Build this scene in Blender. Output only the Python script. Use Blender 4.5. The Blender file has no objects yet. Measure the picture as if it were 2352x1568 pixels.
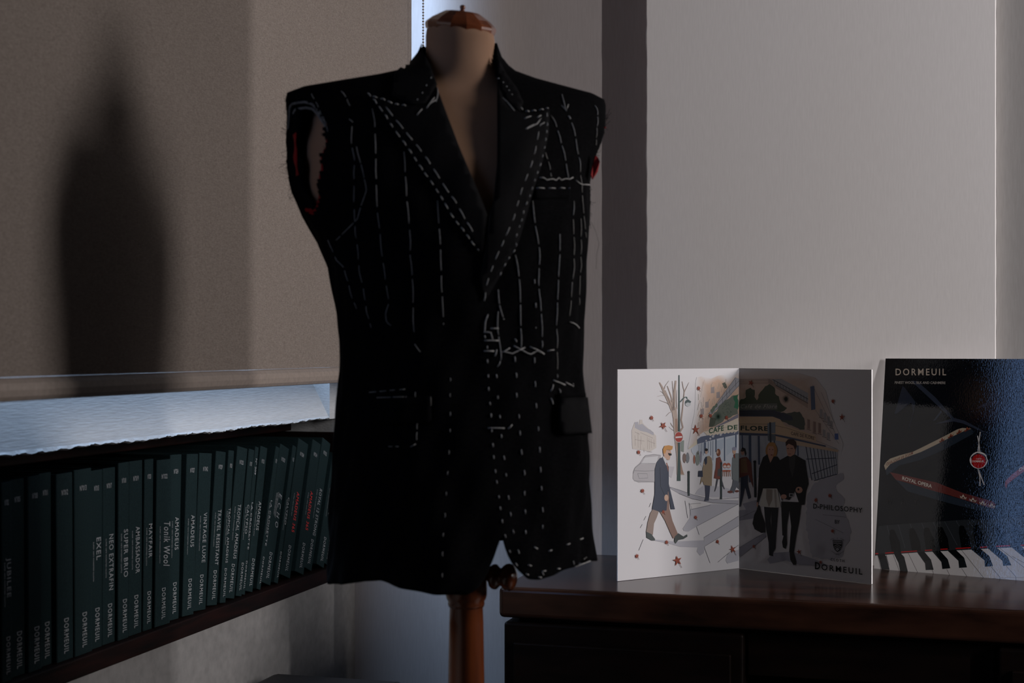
import bpy, bmesh, math, random
import numpy as np
from mathutils import Vector, Matrix
from mathutils.bvhtree import BVHTree
from mathutils.geometry import tessellate_polygon
random.seed(7)
C = bpy.context.scene.collection
SC = bpy.context.scene

# ------------------------------------------------------------------ camera
F = 3400.0; CX = 1176.0; HY = 800.0; H = 1.217; TH = math.radians(16)
ct, st = math.cos(TH), math.sin(TH)
cam_d = bpy.data.cameras.new('camera'); cam = bpy.data.objects.new('camera', cam_d); C.objects.link(cam)
cam.location = (0, 0, H); cam.rotation_euler = (math.pi/2, 0, TH)
cam_d.sensor_width = 36; cam_d.lens = F/2352*36; cam_d.shift_y = 16/2352
cam_d.clip_start = .05
cam_d.dof.use_dof = True; cam_d.dof.focus_distance = 2.72; cam_d.dof.aperture_fstop = 5.6
SC.camera = cam
SC.view_settings.view_transform = 'Standard'; SC.view_settings.look = 'None'
SC.view_settings.gamma = 1; SC.view_settings.exposure = 0.0
SC.view_settings.use_curve_mapping = False

# ------------------------------------------------------------------ light
w = bpy.data.worlds.new('sky'); SC.world = w; w.use_nodes = True
w.node_tree.nodes['Background'].inputs[0].default_value = (.62, .78, 1, 1)
w.node_tree.nodes['Background'].inputs[1].default_value = 1.6

def area(name, loc, look, sx, sy, power, col, spread=180):
    l = bpy.data.lights.new(name, 'AREA'); l.shape = 'RECTANGLE'; l.size = sx; l.size_y = sy
    l.energy = power; l.color = col; l.spread = math.radians(spread)
    o = bpy.data.objects.new(name, l); C.objects.link(o); o.location = loc
    d = Vector(look) - Vector(loc)
    o.rotation_euler = d.to_track_quat('-Z', 'Y').to_euler()
    return o
# daylight entering by the tall narrow windows of the wall on the right (out of frame)
area('right_window_light', (2.50, 1.236, 1.90), (-1, 1.236, 1.90), .026, 1.30, 50, (1, .955, .945))
area('right_window_light', (2.50, 2.55, 1.98), (-1, 2.55, 1.98), .60, 1.15, 66, (1, .94, .92))
# daylight entering by the uncovered window of the left wall, before the blind (out of frame)
area('left_window_light', (-1.2, .44, 1.72), (3, .44, 1.72), .24, 1.1, 3.8, (.26, .48, 1))
# daylight behind the roller blind
area('blind_window_light', (-1.44, 2.20, 1.85), (-1, 2.20, 1.70), 1.26, 1.3, 48, (.47, .68, 1))

# ------------------------------------------------------------------ projection helpers
def ray(px, py):
    x = (px-CX)/F
    return Vector((x*ct-st, x*st+ct, -(py-HY)/F))
O = Vector((0, 0, H))
def at_depth(px, py, D): return O+ray(px, py)*D
def on_X(px, py, X): r = ray(px, py); return O+r*(X/r.x)
def on_Y(px, py, Y): r = ray(px, py); return O+r*(Y/r.y)
def on_Z(px, py, Z): r = ray(px, py); return O+r*((Z-H)/r.z)
def proj(P):
    x = P[0]*ct+P[1]*st; d = -P[0]*st+P[1]*ct
    return (CX+F*x/d, HY-F*(P[2]-H)/d, d)

# ------------------------------------------------------------------ materials
def s2l(c):
    return tuple((v/12.92 if v <= .04045 else ((v+.055)/1.055)**2.4) for v in c)
def mat(name, col=(.5, .5, .5), rough=.6, spec=.5, metal=0, coat=0, sheen=0):
    m = bpy.data.materials.new(name); m.use_nodes = True
    b = m.node_tree.nodes['Principled BSDF']
    b.inputs['Base Color'].default_value = (*col, 1); b.inputs['Roughness'].default_value = rough
    b.inputs['Specular IOR Level'].default_value = spec; b.inputs['Metallic'].default_value = metal
    b.inputs['Coat Weight'].default_value = coat; b.inputs['Coat Roughness'].default_value = .1
    b.inputs['Sheen Weight'].default_value = sheen
    return m
def nodes(m): return m.node_tree.nodes, m.node_tree.links, m.node_tree.nodes['Principled BSDF']
def tex_noise(m, scale=(1, 1, 1), nscale=5, detail=4, c0=(0, 0, 0), c1=(1, 1, 1), bump=0, dist=.002, p0=.3, p1=.7, color=True, coord='Object'):
    N, L, b = nodes(m)
    tc = N.new('ShaderNodeTexCoord'); mp = N.new('ShaderNodeMapping'); mp.inputs['Scale'].default_value = scale
    nz = N.new('ShaderNodeTexNoise'); nz.inputs['Scale'].default_value = nscale; nz.inputs['Detail'].default_value = detail
    L.new(tc.outputs[coord], mp.inputs[0]); L.new(mp.outputs[0], nz.inputs[0])
    if color:
        r = N.new('ShaderNodeValToRGB'); r.color_ramp.elements[0].position = p0; r.color_ramp.elements[1].position = p1
        r.color_ramp.elements[0].color = (*c0, 1); r.color_ramp.elements[1].color = (*c1, 1)
        L.new(nz.outputs[0], r.inputs[0]); L.new(r.outputs[0], b.inputs['Base Color'])
    if bump:
        bp = N.new('ShaderNodeBump'); bp.inputs['Strength'].default_value = bump; bp.inputs['Distance'].default_value = dist
        L.new(nz.outputs[0], bp.inputs['Height'])
        if b.inputs['Normal'].is_linked:
            L.new(b.inputs['Normal'].links[0].from_socket, bp.inputs['Normal'])
        L.new(bp.outputs[0], b.inputs['Normal'])
        if b.inputs['Coat Weight'].default_value > .55: L.new(bp.outputs[0], b.inputs['Coat Normal'])
    return nz
M = {}
M['wall'] = mat('painted_wall', (.56, .545, .545), .75, .3)
tex_noise(M['wall'], (60, 60, 6), 6, 5, (.67, .645, .64), (.71, .685, .68), .06, .0008)
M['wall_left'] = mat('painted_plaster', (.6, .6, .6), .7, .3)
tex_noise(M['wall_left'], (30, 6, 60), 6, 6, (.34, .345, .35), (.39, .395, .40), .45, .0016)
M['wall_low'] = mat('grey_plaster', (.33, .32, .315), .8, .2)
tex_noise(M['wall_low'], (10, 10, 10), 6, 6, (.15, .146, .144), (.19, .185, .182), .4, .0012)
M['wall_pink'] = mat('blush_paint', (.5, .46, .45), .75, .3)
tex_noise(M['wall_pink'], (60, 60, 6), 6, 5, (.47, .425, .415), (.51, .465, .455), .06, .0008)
M['panel'] = mat('dark_added_panel', (.4, .38, .37), .75, .3)
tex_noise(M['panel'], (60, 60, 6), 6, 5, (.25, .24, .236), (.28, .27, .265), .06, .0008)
M['ceiling'] = mat('dark_paint', (.02, .018, .018), .9)
M['floor'] = mat('dark_floor', (.05, .035, .025), .5)
tex_noise(M['floor'], (2, 14, 1), 3, 4, (.012, .008, .006), (.03, .02, .014))
M['blind'] = mat('blind_cloth', (.3, .26, .24), .9, .1)
def blind_mat(m):
    N, L, b = nodes(m)
    tc = N.new('ShaderNodeTexCoord')
    a = N.new('ShaderNodeTexNoise'); a.inputs['Scale'].default_value = 6; a.inputs['Detail'].default_value = 3
    mp = N.new('ShaderNodeMapping'); mp.inputs['Scale'].default_value = (1, 26, 230)
    L.new(tc.outputs['Object'], mp.inputs[0]); L.new(mp.outputs[0], a.inputs[0])
    a2 = N.new('ShaderNodeTexNoise'); a2.inputs['Scale'].default_value = 6; a2.inputs['Detail'].default_value = 3
    mp2 = N.new('ShaderNodeMapping'); mp2.inputs['Scale'].default_value = (1, 260, 40)
    L.new(tc.outputs['Object'], mp2.inputs[0]); L.new(mp2.outputs[0], a2.inputs[0])
    ad = N.new('ShaderNodeMath'); ad.operation = 'ADD'; L.new(a.outputs[0], ad.inputs[0]); L.new(a2.outputs[0], ad.inputs[1])
    r = N.new('ShaderNodeValToRGB'); r.color_ramp.elements[0].position = .7/2; r.color_ramp.elements[1].position = 1.3/2
    r.color_ramp.elements[0].color = (.115, .095, .082, 1); r.color_ramp.elements[1].color = (.21, .180, .162, 1)
    hf = N.new('ShaderNodeMath'); hf.operation = 'MULTIPLY'; hf.inputs[1].default_value = .5; L.new(ad.outputs[0], hf.inputs[0])
    L.new(hf.outputs[0], r.inputs[0]); L.new(r.outputs[0], b.inputs['Base Color'])
    bp = N.new('ShaderNodeBump'); bp.inputs['Strength'].default_value = .5; bp.inputs['Distance'].default_value = .001
    L.new(ad.outputs[0], bp.inputs['Height']); L.new(bp.outputs[0], b.inputs['Normal'])
blind_mat(M['blind'])
M['hem'] = mat('hem_vinyl', (.42, .35, .31), .5, .3)
tex_noise(M['hem'], (3, 30, 30), 5, 3, (.185, .154, .134), (.225, .188, .165))
M['chain'] = mat('bead_metal', (.20, .16, .12), .4, .5, .6)
tex_noise(M['chain'], (1, 1, 1), 300, 2, (.16, .13, .10), (.25, .2, .15))
M['frame'] = mat('window_paint', (.7, .7, .7), .4)
tex_noise(M['frame'], (1, 1, 1), 20, 2, (.66, .66, .66), (.74, .74, .74))
gl = mat('pane_glass', (1, 1, 1), .02); M['glass'] = gl
N, L, b = nodes(gl)
tr = N.new('ShaderNodeBsdfTransparent'); gs = N.new('ShaderNodeBsdfGlossy'); gs.inputs['Roughness'].default_value = .02
mx = N.new('ShaderNodeMixShader'); mx.inputs[0].default_value = .06
L.new(tr.outputs[0], mx.inputs[1]); L.new(gs.outputs[0], mx.inputs[2]); L.new(mx.outputs[0], N['Material Output'].inputs[0])
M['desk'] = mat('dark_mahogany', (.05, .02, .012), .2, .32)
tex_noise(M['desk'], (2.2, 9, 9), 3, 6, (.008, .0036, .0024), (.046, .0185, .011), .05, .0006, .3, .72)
M['desk_front'] = mat('shaded_mahogany_front', (.012, .006, .004), .5, .1)  # same mahogany, with the shade of the unlit front put into its colour
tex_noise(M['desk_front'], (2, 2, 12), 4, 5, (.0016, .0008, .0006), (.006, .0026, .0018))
M['case'] = mat('red_brown_wood', (.03, .008, .005), .6, .1)
tex_noise(M['case'], (1, 3, 30), 3, 5, (.0012, .0006, .0005), (.011, .0026, .0018))
M['orange_wood'] = mat('varnished_beech', (.25, .08, .03), .22, .5, coat=.4)
tex_noise(M['orange_wood'], (14, 14, 1.5), 4, 5, (.070, .017, .006), (.17, .043, .013), .03, .0005)
M['dark_wood'] = mat('varnished_dark_beech', (.10, .025, .01), .18, .5, coat=.5)
tex_noise(M['dark_wood'], (6, 14, 14), 4, 5, (.10, .026, .009), (.20, .055, .02))
M['knob_wood'] = mat('varnished_knob', (.10, .025, .01), .16, .5, coat=.5)
tex_noise(M['knob_wood'], (6, 14, 14), 4, 5, (.065, .016, .006), (.14, .038, .014))
M['linen'] = mat('mannequin_linen', (.3, .2, .15), .85, .2)
tex_noise(M['linen'], (1, 1, 1), 9, 5, (.25, .145, .092), (.34, .205, .135), .3, .001)
M['wool'] = mat('black_wool', (.007, .007, .008), .95, .03)
tex_noise(M['wool'], (60, 60, 260), 3, 3, (.0014, .0014, .0018), (.0040, .0040, .0047), .5, .0006)
M['lapel'] = mat('black_wool_lapel', (.008, .008, .010), .8, .06)
tex_noise(M['lapel'], (60, 60, 260), 3, 3, (.0016, .0016, .0021), (.0042, .0042, .0052), .4, .0005)
M['thread'] = mat('basting_cotton', (.62, .6, .58), .9, .1)
tex_noise(M['thread'], (1, 1, 1), 400, 2, (.23, .227, .225), (.36, .355, .35))
M['red'] = mat('red_lining', (.45, .01, .012), .7, .2)
tex_noise(M['red'], (1, 1, 1), 60, 3, (.15, .002, .004), (.30, .006, .008))
M['canvas'] = mat('grey_canvas', (.35, .34, .33), .9, .1)
tex_noise(M['canvas'], (1, 1, 1), 200, 3, (.10, .097, .093), (.20, .195, .19))
M['teal'] = mat('teal_book_cloth', (.02, .04, .042), .8, .07)
tex_noise(M['teal'], (1, 1, 1), 500, 3, (.0055, .0122, .0135), (.0100, .0210, .0230), .25, .0004)
M['block'] = mat('swatch_block', (.02, .025, .028), .9, .1)
tex_noise(M['block'], (1, 300, 1), 3, 2, (.008, .010, .012), (.05, .055, .06))
M['ink_white'] = mat('white_foil', (.55, .56, .57), .5, .3)
tex_noise(M['ink_white'], (1, 1, 1), 100, 2, (.19, .20, .21), (.25, .26, .27))
M['ink_red'] = mat('red_foil', (.4, .02, .02), .5, .3)
tex_noise(M['ink_red'], (1, 1, 1), 100, 2, (.34, .015, .015), (.45, .025, .025))
M['edge'] = mat('card_core', (.85, .85, .86), .7, .2)
tex_noise(M['edge'], (1, 1, 1), 50, 2, (.80, .80, .81), (.88, .88, .89))
M['leather'] = mat('dark_leather', (.008, .005, .004), .5, .3)
tex_noise(M['leather'], (1, 1, 1), 60, 3, (.0015, .0010, .0008), (.006, .003, .0025), .3, .001)
def print_mat(name, rough, coat, bumpy):
    m = mat(name, (1, 1, 1), rough, .12 if bumpy else .3, coat=coat)
    N, L, b = nodes(m)
    if bumpy: b.inputs['Coat Roughness'].default_value = .015
    at = N.new('ShaderNodeAttribute'); at.attribute_name = 'ink'; L.new(at.outputs['Color'], b.inputs['Base Color'])
    tex_noise(m, (70, 70, 30) if bumpy else (1, 1, 1), 7 if bumpy else 500, 2,
              bump=1 if bumpy else .12, dist=.00008 if bumpy else .0002, color=False)
    return m
M['print'] = print_mat('matt_print', .6, 0, False)
M['gloss'] = print_mat('gloss_print', .03, .6, True)

# ------------------------------------------------------------------ object helpers
def tag(o, label, cat, group=None):
    o['label'] = label; o['category'] = cat
    if group: o['group'] = group
def thing(name, label, cat, loc, group=None):
    o = bpy.data.objects.new(name, None); C.objects.link(o); o.location = loc; o.empty_display_size = .05
    tag(o, label, cat, group); return o
def link(o, parent=None):
    C.objects.link(o)
    if parent is not None:
        o.parent = parent
        p, T = parent, Matrix.Identity(4)
        while p is not None:
            T = Matrix.Translation(p.location) @ T; p = p.parent if p.type == 'EMPTY' else None
        o.matrix_parent_inverse = T.inverted() if parent.type == 'EMPTY' else Matrix.Identity(4)
    return o
def mesh(name, V, Fc, m, parent=None, smooth=False):
    me = bpy.data.meshes.new(name); me.from_pydata([tuple(v) for v in V], [], Fc); me.validate(); me.update()
    if smooth: me.polygons.foreach_set('use_smooth', [True]*len(me.polygons))
    me.materials.append(m)
    return link(bpy.data.objects.new(name, me), parent)
def structure(o): o['kind'] = 'structure'; return o
def bm_obj(name, bm, m, parent=None, smooth=False):
    me = bpy.data.meshes.new(name); bm.normal_update(); bm.to_mesh(me); bm.free()
    if smooth: me.polygons.foreach_set('use_smooth', [True]*len(me.polygons))
    me.materials.append(m)
    return link(bpy.data.objects.new(name, me), parent)
def add_box(bm, lo, hi, bev=0, seg=2, T=None):
    r = bmesh.ops.create_cube(bm, size=1)
    vs = r['verts']
    S = [hi[i]-lo[i] for i in range(3)]; Cn = [(hi[i]+lo[i])/2 for i in range(3)]
    for v in vs: v.co = Vector((v.co.x*S[0]+Cn[0], v.co.y*S[1]+Cn[1], v.co.z*S[2]+Cn[2]))
    if bev:
        es = list({e for v in vs for e in v.link_edges})
        rr = bmesh.ops.bevel(bm, geom=es, offset=bev, segments=seg, affect='EDGES', profile=.5)
        vs = list({v for f in rr['faces'] for v in f.verts} | {v for v in vs if v.is_valid})
    if T is not None:
        for v in vs: v.co = T @ v.co
    return vs
def box(name, lo, hi, m, parent=None, bev=0, seg=2, T=None):
    bm = bmesh.new(); add_box(bm, lo, hi, bev, seg, T)
    return bm_obj(name, bm, m, parent)
def lathe(name, prof, T, m, parent=None, seg=48, smooth=True):
    V = []; Fc = []
    for (x, r) in prof:
        for k in range(seg):
            a = 2*math.pi*k/seg
            V.append(T @ Vector((r*math.cos(a), r*math.sin(a), x)))
    n = len(prof)
    for i in range(n-1):
        for k in range(seg):
            k2 = (k+1) % seg
            Fc.append((i*seg+k, i*seg+k2, (i+1)*seg+k2, (i+1)*seg+k))
    Fc.append(tuple(range(seg))[::-1]); Fc.append(tuple((n-1)*seg+k for k in range(seg)))
    return mesh(name, V, Fc, m, parent, smooth)
def tube_into(V, Fc, pts, r, seg=5):
    pts = [Vector(p) for p in pts]; base = len(V); n = len(pts)
    for i, p in enumerate(pts):
        d = (pts[min(i+1, n-1)]-pts[max(i-1, 0)])
        if d.length < 1e-9: d = Vector((0, 0, 1))
        d.normalize(); u = d.cross(Vector((.3, .9, .2))).normalized(); v = d.cross(u)
        rr = r[i] if isinstance(r, (list, tuple)) else r
        for k in range(seg):
            a = 2*math.pi*k/seg; V.append(p+(u*math.cos(a)+v*math.sin(a))*rr)
    for i in range(n-1):
        for k in range(seg):
            k2 = (k+1) % seg
            Fc.append((base+i*seg+k, base+i*seg+k2, base+(i+1)*seg+k2, base+(i+1)*seg+k))
    Fc.append(tuple(base+k for k in range(seg))[::-1]); Fc.append(tuple(base+(n-1)*seg+k for k in range(seg)))
def tube(name, pts, r, m, parent=None, seg=6):
    V = []; Fc = []; tube_into(V, Fc, pts, r, seg); return mesh(name, V, Fc, m, parent, True)

_tc = {}
def text_geo(s, bold=0.0, shear=0.0, space=1.0):
    key = (s, bold, shear, space)
    if key in _tc: return _tc[key]
    cu = bpy.data.curves.new('t', 'FONT'); cu.body = s; cu.resolution_u = 3; cu.offset = bold; cu.shear = shear; cu.space_character = space
    o = bpy.data.objects.new('t', cu); C.objects.link(o)
    dg = bpy.context.evaluated_depsgraph_get(); me = bpy.data.meshes.new_from_object(o.evaluated_get(dg))
    V = [(v.co.x, v.co.y) for v in me.vertices]; Fc = [tuple(p.vertices) for p in me.polygons]
    bpy.data.objects.remove(o); bpy.data.curves.remove(cu); bpy.data.meshes.remove(me)
    x0 = min(v[0] for v in V); x1 = max(v[0] for v in V); hh = .69
    V = [((x-x0)/(x1-x0), y/hh) for x, y in V]
    _tc[key] = (V, Fc); return V, Fc

# ================================================================== ROOM
YB = 3.018; YP = 2.958; XL = -1.223; XB = -1.064; K = 1.2223
XR = 2.6; YF = -2.5; ZC = 2.65
structure(mesh('floor', [(XL-.6, YF-.1, 0), (XR+.1, YF-.1, 0), (XR+.1, YB+.1, 0), (XL-.6, YB+.1, 0)], [(0, 1, 2, 3)], M['floor']))
structure(mesh('ceiling', [(XL-.6, YF-.1, ZC), (XR+.1, YF-.1, ZC), (XR+.1, YB+.1, ZC), (XL-.6, YB+.1, ZC)], [(3, 2, 1, 0)], M['ceiling']))
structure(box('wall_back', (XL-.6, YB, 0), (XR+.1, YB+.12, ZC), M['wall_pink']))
structure(box('wall_front', (XL-.6, YF-.12, 0), (XR+.1, YF, ZC), M['ceiling']))
structure(box('wall_right', (XR, YF, 0), (XR+.12, YB, ZC), M['ceiling']))
# the shallow pier that stands proud of the back wall, with slightly worn arrises
pl = on_Y(1484, 800, YP).x; pr = on_Y(2288, 800, YP).x
def pier():
    V = []; Fc = []; n = 140
    for i in range(n+1):
        z = ZC*i/n; j = random.uniform(-.0006, .0006)
        V += [(pl+j, YB+.002, z), (pl+j+random.uniform(-.0004, .0004), YP+.001, z), (pl+.002+j, YP, z), (pr-.002, YP, z), (pr+random.uniform(-.0003, .0003), YP+.001, z), (pr, YB+.002, z)]
    for i in range(n):
        for k in range(5): Fc.append((6*i+k, 6*i+k+1, 6*i+7+k, 6*i+6+k))
    return mesh('trim_1', V, Fc, M['wall'])
structure(pier())
# left wall: niche below, window above
NZ0 = H-.400*K; NZ1 = H-.121*K; WZ0 = H+.02; WZ1 = 2.45; WY0 = 1.55; WY1 = YB-.14; NY0 = .75; NY1 = 2.93; XN = XL-.34
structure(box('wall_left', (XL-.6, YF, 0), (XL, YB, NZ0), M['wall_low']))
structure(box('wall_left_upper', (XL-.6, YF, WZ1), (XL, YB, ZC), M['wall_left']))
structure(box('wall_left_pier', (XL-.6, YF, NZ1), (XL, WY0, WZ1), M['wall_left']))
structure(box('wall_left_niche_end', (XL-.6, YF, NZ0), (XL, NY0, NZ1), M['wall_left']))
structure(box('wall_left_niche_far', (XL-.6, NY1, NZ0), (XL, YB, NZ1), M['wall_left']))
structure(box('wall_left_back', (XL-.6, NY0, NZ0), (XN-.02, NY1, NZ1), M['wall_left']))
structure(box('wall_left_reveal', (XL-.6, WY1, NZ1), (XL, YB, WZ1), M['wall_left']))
structure(box('trim_4', (pr+.0015, YB-.030, 0), (XR-.001, YB+.01, ZC-.001), M['panel']))  # flush panel added to give the back wall's right end its darker tone
def sill():
    V = []; Fc = []; n = 420; WY0 = NY0
    for i in range(n+1):
        y = WY0+(WY1-WY0)*i/n
        j = .0012*math.sin(y*23)+random.uniform(-.0009, .0009)+.0008*math.sin(y*141)
        V += [(XL-.20, y, NZ1+.004), (XL-.004, y, NZ1+j), (XL+.001, y, NZ1+j+.002), (XL-.003, y, NZ1+.006),
              (XL-.085, y, WZ0-.004), (XL-.10, y, WZ0+.002), (XL-.30, y, WZ0+.004), (XL-.30, y, NZ1+.004)]
    for i in range(n):
        for k in range(8): Fc.append((8*i+k, 8*i+(k+1) % 8, 8*(i+1)+(k+1) % 8, 8*(i+1)+k))
    Fc += [tuple(range(8))[::-1], tuple(8*n+k for k in range(8))]
    return mesh('trim_2', V, Fc, M['wall_left'])
structure(sill())
# window behind the blind
wf = bmesh.new(); XG = XL-.17
for (y0, y1) in ((WY0, WY0+.05), (2.25, 2.30), (WY1-.05, WY1)):
    add_box(wf, (XG-.025, y0, WZ0+.005), (XG+.025, y1, WZ1), .004)
for z0 in (WZ0+.005, WZ1-.05): add_box(wf, (XG-.022, WY0, z0), (XG+.022, WY1, z0+.045), .004)
win = structure(bm_obj('window_1', wf, M['frame']))
g = mesh('window_pane', [(XG-.003, WY0+.04, WZ0+.04), (XG-.003, WY1-.04, WZ0+.04), (XG-.003, WY1-.04, WZ1-.04), (XG-.003, WY0+.04, WZ1-.04)], [(0, 1, 2, 3)], M['glass'], win)
# right wall windows (tall and narrow, out of frame), the panes the daylight comes through
for i, yy in enumerate((1.236, 2.47)):
    bm = bmesh.new()
    for a, b2 in (((XR-.05, yy-.43, .98), (XR, yy-.38, 2.56)), ((XR-.05, yy+.38, .98), (XR, yy+.43, 2.56)), ((XR-.05, yy-.38, .98), (XR, yy+.38, 1.03)), ((XR-.05, yy-.38, 2.51), (XR, yy+.38, 2.56))):
        add_box(bm, a, b2, .003)
    structure(bm_obj('window_%d' % (i+2), bm, M['frame']))

# an unseen pier added as a light blocker right of the frame: it keeps the front window's daylight off the mannequin and the near end of the left wall
structure(box('light_block_pier', (.94, 1.26, 0), (1.06, 1.618, ZC), M['ceiling'], None, .004))
# ------------------------------------------------------------------ roller blind
BZ = H-.0520*K
yr = on_X(945, 400, XB).y
bl = thing('roller_blind', 'taupe woven roller blind drawn down over the window in the left wall', 'blind', (XB, 1.9, BZ))
def blind():
    V = []; Fc = []; ny, nz = 90, 60; y0 = 1.36
    for s, off in ((0, 0), (1, -.0012)):
        for i in range(nz+1):
            z = BZ+.024*K+(2.5-BZ)*i/nz
            for j in range(ny+1):
                y = y0+(yr-y0)*j/ny
                wv = .0016*math.sin(y*9+1)+.001*math.sin(y*21)
                V.append((XB+off+wv, y, z))
    n = (ny+1)*(nz+1)
    for i in range(nz):
        for j in range(ny):
            a = i*(ny+1)+j
            Fc.append((a, a+1, a+ny+2, a+ny+1)); Fc.append((n+a, n+a+ny+1, n+a+ny+2, n+a+1))
    return mesh('blind_fabric', V, Fc, M['blind'], bl, True)
blind()
hp = [(.0, 0), (.006, .001), (.010, .006), (.0115, .014), (.010, .022), (.005, .027), (.001, .029), (-.004, .029), (-.009, .02), (-.009, .006), (-.005, .001)]
V = []; Fc = []; nh = len(hp)
for y in (1.36, yr):
    for (dx, dz) in hp: V.append((XB+dx, y, BZ+dz))
for k in range(nh): Fc.append((k, (k+1) % nh, nh+(k+1) % nh, nh+k))
Fc += [tuple(range(nh))[::-1], tuple(range(nh, 2*nh))]
mesh('hem_bar', V, Fc, M['hem'], bl, False)
lathe('roller_tube', [(0, .022), (yr-1.36, .022)], Matrix.Translation((XB-.02, 1.36, 2.52)) @ Matrix.Rotation(-math.pi/2, 4, 'X'), M['frame'], bl, 24)
def chain():
    p = on_X(972, 0, XB+.035); V = []; Fc = []
    z = 2.5; k = 0
    ico = bmesh.new(); bmesh.ops.create_icosphere(ico, subdivisions=1, radius=.0023)
    iv = [v.co.copy() for v in ico.verts]; ifc = [tuple(v.index for v in f.verts) for f in ico.faces]; ico.free()
    while z > .95:
        b = len(V); V += [Vector((p.x, p.y, z))+q for q in iv]; Fc += [tuple(b+i for i in f) for f in ifc]; z -= .0062
    tube_into(V, Fc, [(p.x, p.y, 2.5), (p.x, p.y, .95)], .0006, 4)
    mesh('bead_chain', V, Fc, M['chain'], bl, True)
chain()

# ------------------------------------------------------------------ niche shelving and sample books
sh = thing('wall_bookcase', 'dark red-brown wooden shelf case set into the niche under the blind', 'bookcase', (XL-.15, 1.8, NZ0))
SZ = H-.375*K
box('shelf_board', (XN, NY0+.001, NZ0+.001), (XL+.004, NY1-.001, SZ), M['case'], sh, .002)
box('back_panel', (XN-.019, NY0+.001, SZ), (XN, NY1-.001, NZ1-.001), M['case'], sh)
box('side_panel', (XN, NY1-.022, SZ), (XL-.004, NY1-.001, NZ1-.03), M['case'], sh)
box('side_panel', (XN, NY0+.001, SZ), (XL-.004, NY0+.02, NZ1-.03), M['case'], sh)
box('top_rail', (XN, NY0+.001, NZ1-.028), (XL-.11, NY1-.001, NZ1-.004), M['case'], sh, .002)

BH = .225*K; XS = XL-.006
def Yof(px): return XS/ray(px, 800).x*ray(px, 800).y
# (top-left px, bottom-left px, right limit px at bottom or None, title, number, title ink, second lines)
books = [
 (0, 2, 27, 'N2', 'JUBILEE', 0), (31, 33, None, 'N3', '', 0), (66, 68, None, 'N4', '', 0), (99, 101, None, 'N5', '', 0),
 (129, 131, None, 'N6', '', 0), (169, 171, None, 'N7', '', 0), (214, 213, None, '', 'EXEL', 0), (244, 243, None, '', 'NEO EXTRAFIN', 0),
 (275, 274, None, '', 'SUPER BRIO', 0), (302, 300, None, '', 'AMBASSADOR', 0), (337, 333, 355, '', 'MAYFAIR', 0), (361, 356, None, '', 'Tonik Wool', 0),
 (400, 393, 421, '', 'AMADEUS', 0), (432, 421, None, '', 'AMADEUS', 0), (464, 449, 480, '', 'VINTAGE LUXE', 0), (504, 483, None, '', 'TRAVEL RESISTANT', 0),
 (528, 508, None, '', 'TROPICAL AMADEUS', 0), (553, 522, None, '', 'TROPICAL AMADEUS', 0), (578, 548, None, '', 'CALYPSO', 0),
 (594, 562, None, '', 'LA CROISETTE', 0), (606, 571, 589, '', 'AMADEUS', 0), (637, 593, 603, '', 'LA CROISETTE', 0),
 (652, 608, None, '', 'ECHO', 0), (676, 633, 643, '', 'CALYPSO', 0), (694, 651, None, '', 'AMADEUS 365', 1), (720, 679, None, '', 'AMADEUS 365', 1),
 (747, 702, None, '', 'ROYAL 12 STRONG', 0), (769, 726, None, '', 'ROYAL 12', 0), (789, 746, 760, '', 'SPORTEX', 0)]
nums = ['002', '005', '008', '011', '012', '013', '015', '017', '018', '019', '020', '022', '024', '027', '042', '029', '028', '025', '107', '209', '031', '209', '003', '103', '034', '014', '012', '016', '017', '018']
desc = ['leftmost teal sample book, paler spine, at the left edge of the shelf',
 'dark sample book, second from the left end of the shelf', 'dark sample book, third from the left end of the shelf',
 'dark sample book, fourth from the left end of the shelf', 'dark sample book, fifth from the left end, wider than its neighbours',
 'dark sample book, sixth from the left end of the shelf', 'upright dark sample book, seventh from the left end of the shelf',
 'upright dark sample book, eighth from the left end of the shelf', 'upright dark sample book, ninth from the left end of the shelf',
 'upright dark sample book, tenth from the left end, just left of a blue-lit gap', 'narrow dark sample book just right of the blue-lit gap between the books',
 'dark sample book with a script title on its spine', 'dark sample book right of the one with the script title',
 'wide dark teal sample book with a blue-lit cover edge, middle of the row', 'wide sample book with a raised top edge, left of TRAVEL RESISTANT',
 'dark sample book titled TRAVEL RESISTANT leaning slightly', 'darker of the two books titled TROPICAL AMADEUS',
 'brighter teal book titled TROPICAL AMADEUS, leaning to the right', 'thin teal book titled CALYPSO right of TROPICAL AMADEUS',
 'thin teal book titled LA CROISETTE in bright lettering', 'wide teal book titled AMADEUS beside LA CROISETTE',
 'thin dark book titled LA CROISETTE in dim lettering, left of ECHO', 'wide leaning teal book titled ECHO in large letters',
 'thin dark book titled CALYPSO tucked between ECHO and the red titled book', 'leaning teal book with a red title, left one of two',
 'leaning teal book with a dim red title, right one of two', 'leaning teal book titled ROYAL, next to the black jacket',
 'leaning teal book whose spine foot shows beside the jacket', 'rightmost teal sample book, only a sliver showing beside the black jacket']
def spine_text(s, org, ex, ey, wd, ht, V, Fc, bold=0, shear=0, space=1.0):
    tv, tf = text_geo(s, bold, shear, space); b = len(V)
    V += [org+ex*(x*wd)+ey*(y*ht) for x, y in tv]; Fc += [tuple(b+i for i in f) for f in tf]
n = len(books); prev = None
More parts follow.
